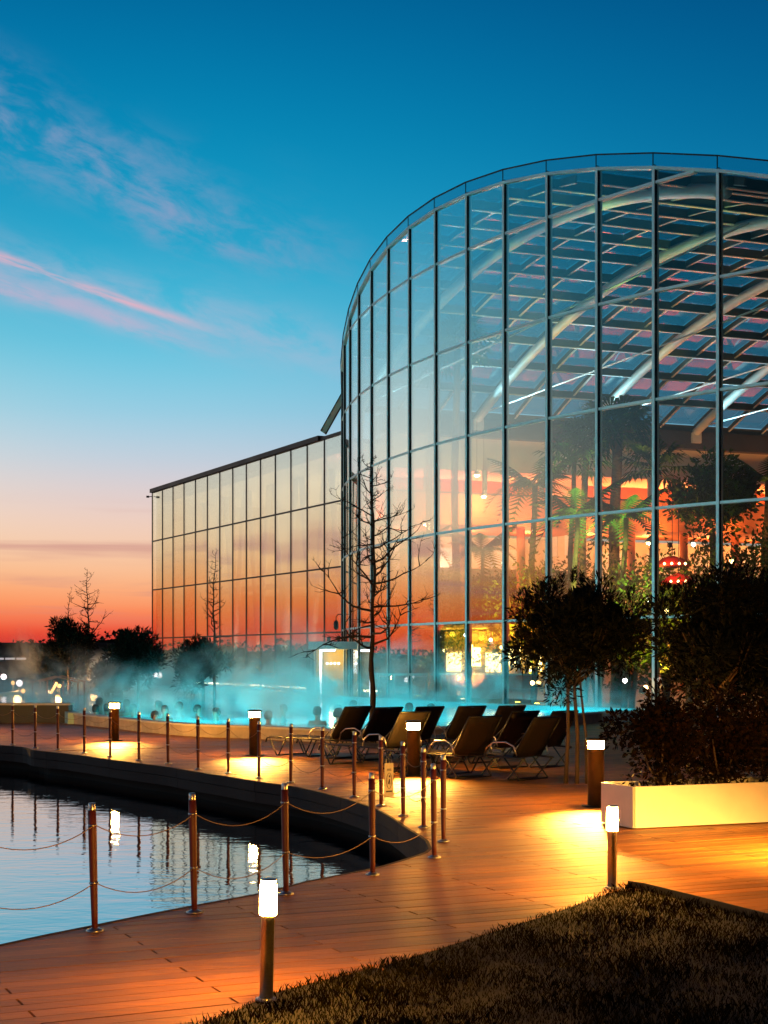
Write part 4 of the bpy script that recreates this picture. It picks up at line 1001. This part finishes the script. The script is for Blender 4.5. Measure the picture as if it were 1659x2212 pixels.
# pale sloping end frame where the wing roof meets the drum, and the dark corner column
s0, s1 = P(703, 926, 69.3), P(740, 860, 68.0)
fd = (s1 - s0).normalized(); fs_ = fd.cross(Vector((0, 1, 0))).normalized()
MB().box((s0 + s1) / 2, ((s1 - s0).length + .5, .16, .22), fd, Vector((0, 1, 0)), fs_).build('sloping_frame', M['cream'], wing, world=True)
for e_ in (-.135, .135): MB().box((s0 + s1) / 2 + fs_ * e_, ((s1 - s0).length + .5, .24, .04), fd, Vector((0, 1, 0)), fs_).build('frame_flashing', M['wingframe'], wing, world=True)
# floodlight on the roof corner and wall lantern
p = P(320, 1073, 92.3); t = thing('roof_floodlight', 'tiny floodlight sticking out of the wing corner below the roof', 'floodlight', p)
MB().tube([(.05, 0, 0), (.28, 0, .02)], .025, 6).build('arm', M['wingframe'], t); MB().box((-.02, 0, 0), (.16, .14, .11)).build('head', M['wingframe'], t)
p = P(726, 1349, 63.5); t = thing('wall_lantern', 'dark lantern hanging from a curved arm at the corner of the drum', 'lantern', p)
MB().lathe([(.05, -.22), (.10, -.14), (.10, .10), (.04, .18)], 12).build('lantern_body', M['wingframe'], t, True)
MB().tube([(0, 0, .18), (0, 0, .32), (.08, 0, .42), (.25, .4, .44), (.40, 1.5, .40)], .018, 6).build('arm', M['wingframe'], t, True)

# ------------------------------------------------------------------ entrance kiosk and glass screen beside the pool
kp = P(722, 1416, 61.5); ks = thing('entrance_kiosk', 'small flat-roofed entrance kiosk with yellow inside by the pool', 'kiosk', (kp.x, kp.y, -.05))
MB().box((0, .8, 2.16), (2.05, 2.4, .30)).build('roof', M['alu'], ks)
MB().box((-.25, .8, 2.40), (.14, .14, .22)).build('roof_vent', M['wingframe'], ks); MB().box((.15, .9, 2.42), (.12, .12, .26)).build('roof_vent', M['wingframe'], ks)
MB().box((0, 1.85, 1.0), (1.7, .1, 2.0)).build('back_wall', M['kioskwall'], ks)
MB().box((.85, .9, 1.0), (.08, 1.9, 2.0)).build('side_wall', M['kioskwall'], ks)
MB().box((-.85, .9, 1.0), (.08, 1.9, 2.0)).build('side_wall', M['wingframe'], ks)
MB().box((0, .8, .01), (1.8, 2.2, .04)).build('floor', M['floor'], ks)
M['white_glow'] = emit('white_part_glow', (.85, .9, 1.0), 6)  # glow put into the white door frame, panel and wall tags
MB().box((-.53, -.30, 1.02), (.09, .06, 1.95)).build('lit_door_frame', M['white_glow'], ks)
MB().box((-.22, -.30, 1.955), (.52, .06, .08)).build('lit_door_frame', M['white_glow'], ks)
MB().box((.83, -.32, 1.5), (.13, .06, .95)).build('lit_panel', M['white_glow'], ks)
for x in (-.98, .55): MB().box((x, -.28, 1.0), (.07, .07, 2.0)).build('door_post', M['wingframe'], ks)
lamp('ceiling_light', 'POINT', (-.1, .7, 1.8), 70, (1, .72, .22), ks, .15, world=False)
for q in range(4): MB().box((-.35 + q * .16, 1.78, 1.42), (.08, .03, .07)).build('wall_tag', M['white_glow'], ks)
gp = P(872, 1416, 52.5); gs = thing('glass_enclosure', 'grey-framed glass draught screen beside the pool below the drum', 'screen', (gp.x - .05, gp.y - 1.0, 0), R_(-8))
for x in (-.82, -.3, .3, .82): MB().box((x, 0, .52), (.06, .06, 1.0)).build('post', M['alu'], gs)
MB().box((0, 0, 1.06), (1.75, .09, .08)).build('top_rail', M['alu'], gs)
for x in (-.56, 0, .56): MB().box((x, 0, .52), (.46, .02, .92)).build('pane', M['clearglass'], gs)
MB().box((.85, .55, .52), (.05, 1.0, .98)).build('side_panel', M['clearglass'], gs)
bp_ = P(711, 1416, 58.5); t = thing('pool_bin', 'dark upright bin silhouetted before the yellow kiosk', 'bin', (bp_.x, bp_.y, -.05))
MB().box((0, 0, .32), (.30, .28, .64)).build('bin_body', M['wingframe'], t); MB().box((0, 0, .67), (.33, .31, .05)).build('lid', M['wingframe'], t)

# ------------------------------------------------------------------ thermal pool
POOLW = .19
pw = thing('pool_wall', 'low curved plaster wall holding the glowing pool', 'wall', (wall_line[0].x, wall_line[0].y, 0))
strip(wall_line, 0, .28, -1.2, WALL_H - .04).build('wall', M['poolwall'], pw, world=True)
strip(wall_line, -.03, .30, WALL_H - .039, WALL_H).build('coping', M['coping'], pw, world=True)
flat_fill('pool_floor', offset_out(pool_poly, .1), [], -1.15, M['tile'])
sd_ = MB(); pp = pool_poly + [pool_poly[0]]
for a, b in zip(pp[len(wall_line) - 1:-1], pp[len(wall_line):]): sd_.bar(a + Vector((0, 0, -.42)), b + Vector((0, 0, -.42)), .3, 1.4)
tag(sd_.build('pool_side', M['tile']), kind='structure')
m, nt, fr, gl_ = watermat('pool_water', None, 1.4, 0.5, 2.2, 8)
tr_ = nt.n.new('ShaderNodeBsdfTransparent'); tr_.inputs[0].default_value = (.45, .92, .96, 1)
df = nt.n.new('ShaderNodeBsdfDiffuse'); df.inputs[0].default_value = (.10, .45, .48, 1)
tl_ = nt.n.new('ShaderNodeBsdfTranslucent'); tl_.inputs[0].default_value = (.25, .85, .90, 1)
m0 = nt.n.new('ShaderNodeMixShader'); m0.inputs[0].default_value = .5; nt.l.new(tr_.outputs[0], m0.inputs[1]); nt.l.new(tl_.outputs[0], m0.inputs[2])
m1_ = nt.n.new('ShaderNodeMixShader'); nt.l.new(fr, m1_.inputs[0]); nt.l.new(m0.outputs[0], m1_.inputs[1]); nt.l.new(gl_.outputs[0], m1_.inputs[2])
o_ = nt.n.new('ShaderNodeOutputMaterial'); nt.l.new(m1_.outputs[0], o_.inputs[0]); M['poolwater'] = m
inner_pool = [p for p in strip(wall_line, .2, .2, 0, 1).v[:len(wall_line)]]
flat_fill('pool_water', inner_pool + pool_poly[len(wall_line):], [], POOLW, M['poolwater'])
CY = (.01, .74, .82)
pool_lights = [(310, 1545), (350, 1560), (440, 1556), (545, 1552), (640, 1560), (740, 1556), (850, 1556), (960, 1550), (1080, 1546), (1180, 1536), (300, 1520), (450, 1515), (600, 1515), (760, 1515), (900, 1518), (500, 1495), (690, 1497)]
for k, (x, y) in enumerate(pool_lights):
    p = G(x, y + 4, .19)
    t = thing('pool_light', 'round underwater lamp glowing cyan on the pool floor', 'lamp', (p.x, p.y + .8, -1.15), 0, 'underwater lamps of the pool')
    MB().lathe([(.16, 0), (.16, .06), (.12, .07)], 18).build('housing', M['steel'], t, True)
    MB().lathe([(.115, .071), (.115, .078), (.09, .082)], 18).build('lens', emit('pool_lens', CY, 20), t, True)
    lamp('glow', 'POINT', Vector((p.x, p.y + .8, -.75)), 235 * (p.y / 38) , CY if k not in (16,) else (.55, .25, .9), t, .15)
# dark wall at the far left end of the deck, with pale coping
dw = thing('dark_wall', 'dark low wall with pale coping behind the deck at far left', 'wall', (-8.2, 39.0, 0))
MB().box((-12.2, 39.0, .215), (8.4, .5, .45)).build('wall_body', M['greydark'], dw, world=True)
MB().box((-12.2, 38.98, .465), (8.5, .56, .05)).build('coping', M['coping'], dw, world=True)

# ------------------------------------------------------------------ bathers
def make_person():
    vs_ = [(0, 0, -.62), (0, .01, -.40), (0, .0, -.18), (0, 0, -.055), (0, -.005, .03), (0, -.01, .11), (0, -.012, .17), (0, -.005, .215),
           (.17, 0, -.085), (.24, -.03, -.32), (.20, -.22, -.40), (.16, -.36, -.36), (-.17, 0, -.085), (-.24, -.03, -.32), (-.20, -.22, -.40), (-.16, -.36, -.36),
           (.10, 0, -.70), (.11, -.05, -1.02), (.11, 0, -1.30), (-.10, 0, -.70), (-.11, -.05, -1.02), (-.11, 0, -1.30), (.11, -.12, -1.33), (-.11, -.12, -1.33)]
    ed_ = [(0, 1), (1, 2), (2, 3), (3, 4), (4, 5), (5, 6), (6, 7), (2, 8), (8, 9), (9, 10), (10, 11), (2, 12), (12, 13), (13, 14), (14, 15), (0, 16), (16, 17), (17, 18), (18, 22), (0, 19), (19, 20), (20, 21), (21, 23)]
    rad = [.15, .135, .15, .062, .058, .078, .085, .06, .062, .045, .036, .03, .062, .045, .036, .03, .09, .062, .045, .09, .062, .045, .035, .035]
    me = bpy.data.meshes.new('person'); me.from_pydata(vs_, ed_, []); o = bpy.data.objects.new('tmp', me); COL.objects.link(o)
    md = o.modifiers.new('skin', 'SKIN'); md.use_smooth_shade = True
    for i, r in enumerate(rad): me.skin_vertices[0].data[i].radius = (r, r * (.85 if i in (1, 2) else 1))
    me.skin_vertices[0].data[0].use_root = True
    o.modifiers.new('sub', 'SUBSURF').levels = 2
    bpy.context.view_layer.update(); dg = bpy.context.evaluated_depsgraph_get()
    nm = bpy.data.meshes.new_from_object(o.evaluated_get(dg)); bpy.data.objects.remove(o)
    nm.name = 'body'; nm.materials.clear(); nm.materials.append(M['skin'])
    return nm
body_me = make_person()
hm = MB(); prof = [(.02, .275), (.06, .262), (.088, .22), (.095, .17), (.088, .12), (.075, .08)]
hm.lathe(list(reversed(prof)), 16)
hm.v = [(x, y * 1.08 + (.022 if z < .20 else .004), z) for x, y, z in hm.v]
hair_me = hm.mesh('hair', True); hair_me.materials.append(M['hair'])
nose = MB(); nose.add([(0, -.105, .135), (.014, -.088, .115), (-.014, -.088, .115), (0, -.088, .165)], [(0, 1, 2), (0, 3, 1), (0, 2, 3)]).add([(.082, 0, .10), (.098, .018, .13), (.095, .02, .16), (.080, 0, .15)], [(0, 1, 2, 3)]).add([(-.082, 0, .10), (-.098, .018, .13), (-.095, .02, .16), (-.080, 0, .15)], [(3, 2, 1, 0)])
nose_me = nose.mesh('face', True); nose_me.materials.append(M['skin'])
heads = [(207, 1534, 'bather left of the first bollard'), (231, 1533, 'bather just left of the leftmost bollard head'), (273, 1531, 'bather right of the leftmost bollard, left of a pair'), (288, 1533, 'bather right of the leftmost bollard, right of a pair'),
         (335, 1547, 'bather at the pool wall between the first two bollards'), (342, 1529, 'bather farther out behind the one at the wall'), (356, 1542, 'bather with dark hair right of the one at the wall'), (388, 1535, 'lone bather in cyan mist'),
         (427, 1536, 'bather in the mist left of the second bollard'), (467, 1541, 'bather low in the water near the second bollard'), (580, 1551, 'bather with shoulders out of the water right of the second bollard'), (612, 1532, 'bather far out between second bollard and tree'),
         (686, 1549, 'bather with broad shoulders left of the loungers'), (730, 1536, 'bather behind the first lounger'), (732, 1553, 'bather just left of the first lounger back'), (764, 1532, 'bather beside the leafless tree'),
         (884, 1541, 'bather between the loungers behind the bollard'), (931, 1533, 'bather farther out above the lounger backs'), (216, 1519, 'distant bather in the mist at left')]
for k, (x, y, lab) in enumerate(heads):
    g = G(x, y, .34); t = thing('person', lab, 'person', (g.x, g.y, POOLW + rnd.uniform(0, .12)), rnd.uniform(0, 6.28), 'bathers in the pool')
    sc_ = rnd.uniform(.95, 1.06); t.scale = (sc_,) * 3
    for me, nm in ((body_me, 'body'), (hair_me, 'hair'), (nose_me, 'face')):
        o = bpy.data.objects.new(nm, me); COL.objects.link(o); o.parent = t

# ------------------------------------------------------------------ far surroundings
def treeline(name, label, pts, hmin, hmax, seed, depth=5.0):
    mb = MB(); r = random.Random(seed); m_ = len(pts); n = 0
    prof = []
    for i, p in enumerate(pts):
        h = hmin + (hmax - hmin) * (.5 + .5 * math.sin(i * .35 + seed) * math.sin(i * .13 + 2 * seed)) * r.uniform(.75, 1.1); prof.append(h)
    for i in range(m_ - 1):
        a, b = pts[i], pts[i + 1]; h = prof[i]
        for q in range(240):
            c = a.lerp(b, r.random()) + Vector((r.uniform(-1, 1), r.uniform(-1, 1), 0)) * depth * .4; c.z = (r.random() ** .75) * h
            s = r.uniform(.15, .4) * (.5 + .12 * h); u = Vector((r.gauss(0, 1), r.gauss(0, 1), r.gauss(0, 1))).normalized(); w = u.cross(Vector((r.gauss(0, 1), r.gauss(0, 1), r.gauss(0, 1)))).normalized()
            mb.add([c - u * s, c + w * s * .7, c + u * s, c - w * s * .7], [(0, 1, 2, 3)])
        d = (b - a).normalized(); k = Vector((-d.y, d.x, 0)) * depth * .3
        mb.add([a - k, b - k, b + Vector((0, 0, prof[i + 1] * .8)), a + Vector((0, 0, h * .8)), a + k, b + k], [(0, 1, 2, 3), (5, 4, 3, 2)])
    return tag(mb.build(name, M['farleaf']), label, 'trees', kind='stuff')
ring = [Vector((170 * math.sin(a), 170 * math.cos(a), -.06)) for a in [R_(-178 + i * 1.6) for i in range(int(175 / 1.6))]]
treeline('far_treeline', 'dark distant treeline along the sunset horizon', ring, 2.2, 4.6, 5)
ring2 = [Vector((150 * math.sin(a), 150 * math.cos(a), -.06)) for a in [R_(20 + i * 2) for i in range(80)]]
treeline('far_treeline', 'dark distant treeline behind the right of the place', ring2, 3, 7, 9)
for k, (x0, x1, y, Y, hb, lab) in enumerate([(-40, 62, 1392, 120, 0, 'low dark building with a lit window strip at the left picture edge'), (196, 345, 1392, 118, 0, 'low dark building with a pale lit window strip behind the black trees')]):
    a, b = P(x0, y, Y), P(x1, y, Y); t = thing('low_building', lab, 'building', ((a.x + b.x) / 2, Y, -.06), 0, 'low buildings on the horizon'); w = b.x - a.x
    MB().box((0, 2.5, a.z / 2), (w, 5, a.z)).build('wall', M['farwall'], t)
    MB().box((0, 2.5, a.z + .10), (w + .6, 5.6, .2)).build('roof', M['farwall'], t)
    wx0, wx1 = ((-38, 58) if k == 0 else (222, 264)); q0, q1 = P(wx0, 1423, Y), P(wx1, 1423, Y); n_ = 4
    for i in range(n_):
        cx_ = q0.x + (q1.x - q0.x) * (i + .5) / n_ - (a.x + b.x) / 2
        MB().box((cx_, -.02, q0.z + .06), ((q1.x - q0.x) / n_ - .12, .06, .16)).build('lit_window', emit('far_window', (.55, .8, 1.0) if k else (.8, .72, .75), .55), t)
gl_pts = [(8, 1462, 70, 'w'), (42, 1476, 62, 'w'), (86, 1462, 75, 'p'), (87, 1471, 75, 'w'), (107, 1467, 72, 'w'), (156, 1463, 70, 'w'), (197, 1467, 66, 'w'), (205, 1466, 66, 'w'), (28, 1475, 62, 'o'), (75, 1460, 75, 'o'), (50, 1493, 55, 'o'), (113, 1478, 66, 'o'), (335, 1458, 74, 'w'), (345, 1459, 74, 'w'), (128, 1482, 60, 'o')]
M['globe_w'] = emit('white_globe', (1, .86, .84), 6); M['globe_p'] = emit('pink_globe', (1, .5, .6), 6); M['globe_o'] = emit('orange_globe', (1, .5, .14), 4)
gl_pts.sort()
seen = {'w': 0, 'p': 0, 'o': 0}
for k, (x, y, Y, c) in enumerate(gl_pts):
    nth = ordn[seen[c]]; seen[c] += 1
    p = P(x, y, Y); t = thing('garden_lamp', {'w': f'white globe garden lamp beyond the pool, {nth} from the left', 'p': 'pink globe garden lamp glowing beyond the pool at left', 'o': f'small orange globe lamp beyond the pool, {nth} from the left'}[c], 'lamp', (p.x, p.y, -.06), 0, {'w': 'white globe lamps beyond the pool', 'p': 'pink globe lamps beyond the pool', 'o': 'orange globe lamps beyond the pool'}[c])
    z = p.z + .06; r = .13 if c != 'o' else .08
    MB().tube([(0, 0, 0), (0, 0, z - r)], .03, 6).build('pole', M['darksteel'], t)
    MB().lathe([(r * math.sin(a), z - r * math.cos(a)) for a in [0.15 + i * (math.pi - .3) / 7 for i in range(8)]], 14).build('globe', M['globe_' + c], t, True)
    if k in (2, 5, 7, 9, 12): lamp('glow', 'POINT', (p.x, p.y - .35, p.z), 130, (1, .45, .12), t, .15)
# lit footbridge beyond the dark wall
p = P(127, 1416, 58); t = thing('footbridge', 'small lit wooden footbridge beyond the dark wall at left', 'bridge', (p.x, p.y, -.06))
MB().box((0, 0, .20), (1.9, 1.4, .12)).build('deck', M['terracotta'], t)
for s in (-.62, .62):
    MB().tube([(-.9, s, .75), (0, s, .98), (.9, s, .75)], .035, 6).build('handrail', M['terracotta'], t, True)
    for x in (-.85, -.3, .3, .85): MB().box((x, s, .5), (.06, .06, .6)).build('post', M['terracotta'], t)
MB().tube([(-.1, -.9, .35), (.12, -.9, .75)], .05, 6).build('lit_tube', M['globe_o'], t)

# ------------------------------------------------------------------ steam over the pool
sm = bpy.data.materials.new('steam'); sm.use_nodes = True; nt = NT(sm.node_tree.nodes, sm.node_tree.links); nt.n.clear()
geo = nt.n.new('ShaderNodeNewGeometry'); px_, py_, pz_ = nt.sep(geo.outputs['Position'])
base = nt.noise(nt.comb(nt.m('MULTIPLY', px_, .50), nt.m('MULTIPLY', py_, .20), nt.m('MULTIPLY', pz_, .50)), 1.0, 5, 0.6, dist=.8)
big = nt.noise(nt.comb(nt.m('MULTIPLY', px_, .13), nt.m('MULTIPLY', py_, .05), 3.3), 1.0, 2, 0.5)
topz = nt.m('MULTIPLY_ADD', big, 6.4, -1.1)
fall = nt.m('SUBTRACT', 1.0, nt.smooth(nt.m('DIVIDE', nt.m('SUBTRACT', pz_, .2), nt.m('MAXIMUM', topz, .3)), 0.0, 1.0))
dens = nt.m('MULTIPLY', nt.m('MULTIPLY', nt.smooth(base, .51, .66), fall), .60)
low = nt.m('MULTIPLY', nt.m('SUBTRACT', 1.0, nt.smooth(pz_, .2, .9)), .018)
pv = nt.n.new('ShaderNodeVolumePrincipled'); pv.inputs['Color'].default_value = (.92, .96, .97, 1); pv.inputs['Anisotropy'].default_value = .1
nt.l.new(nt.m('ADD', dens, low), pv.inputs['Density'])
o_ = nt.n.new('ShaderNodeOutputMaterial'); nt.l.new(pv.outputs[0], o_.inputs['Volume'])
steam_poly = [(p[0], p[1]) for p in inner_pool] + [(p.x, p.y) for p in pool_poly[len(wall_line):]]
st_o = MB().prism(steam_poly, POOLW + .01, 3.8).build('steam', sm); tag(st_o, 'pale steam rising from the glowing pool', 'steam', kind='stuff')
bpy.context.view_layer.update()
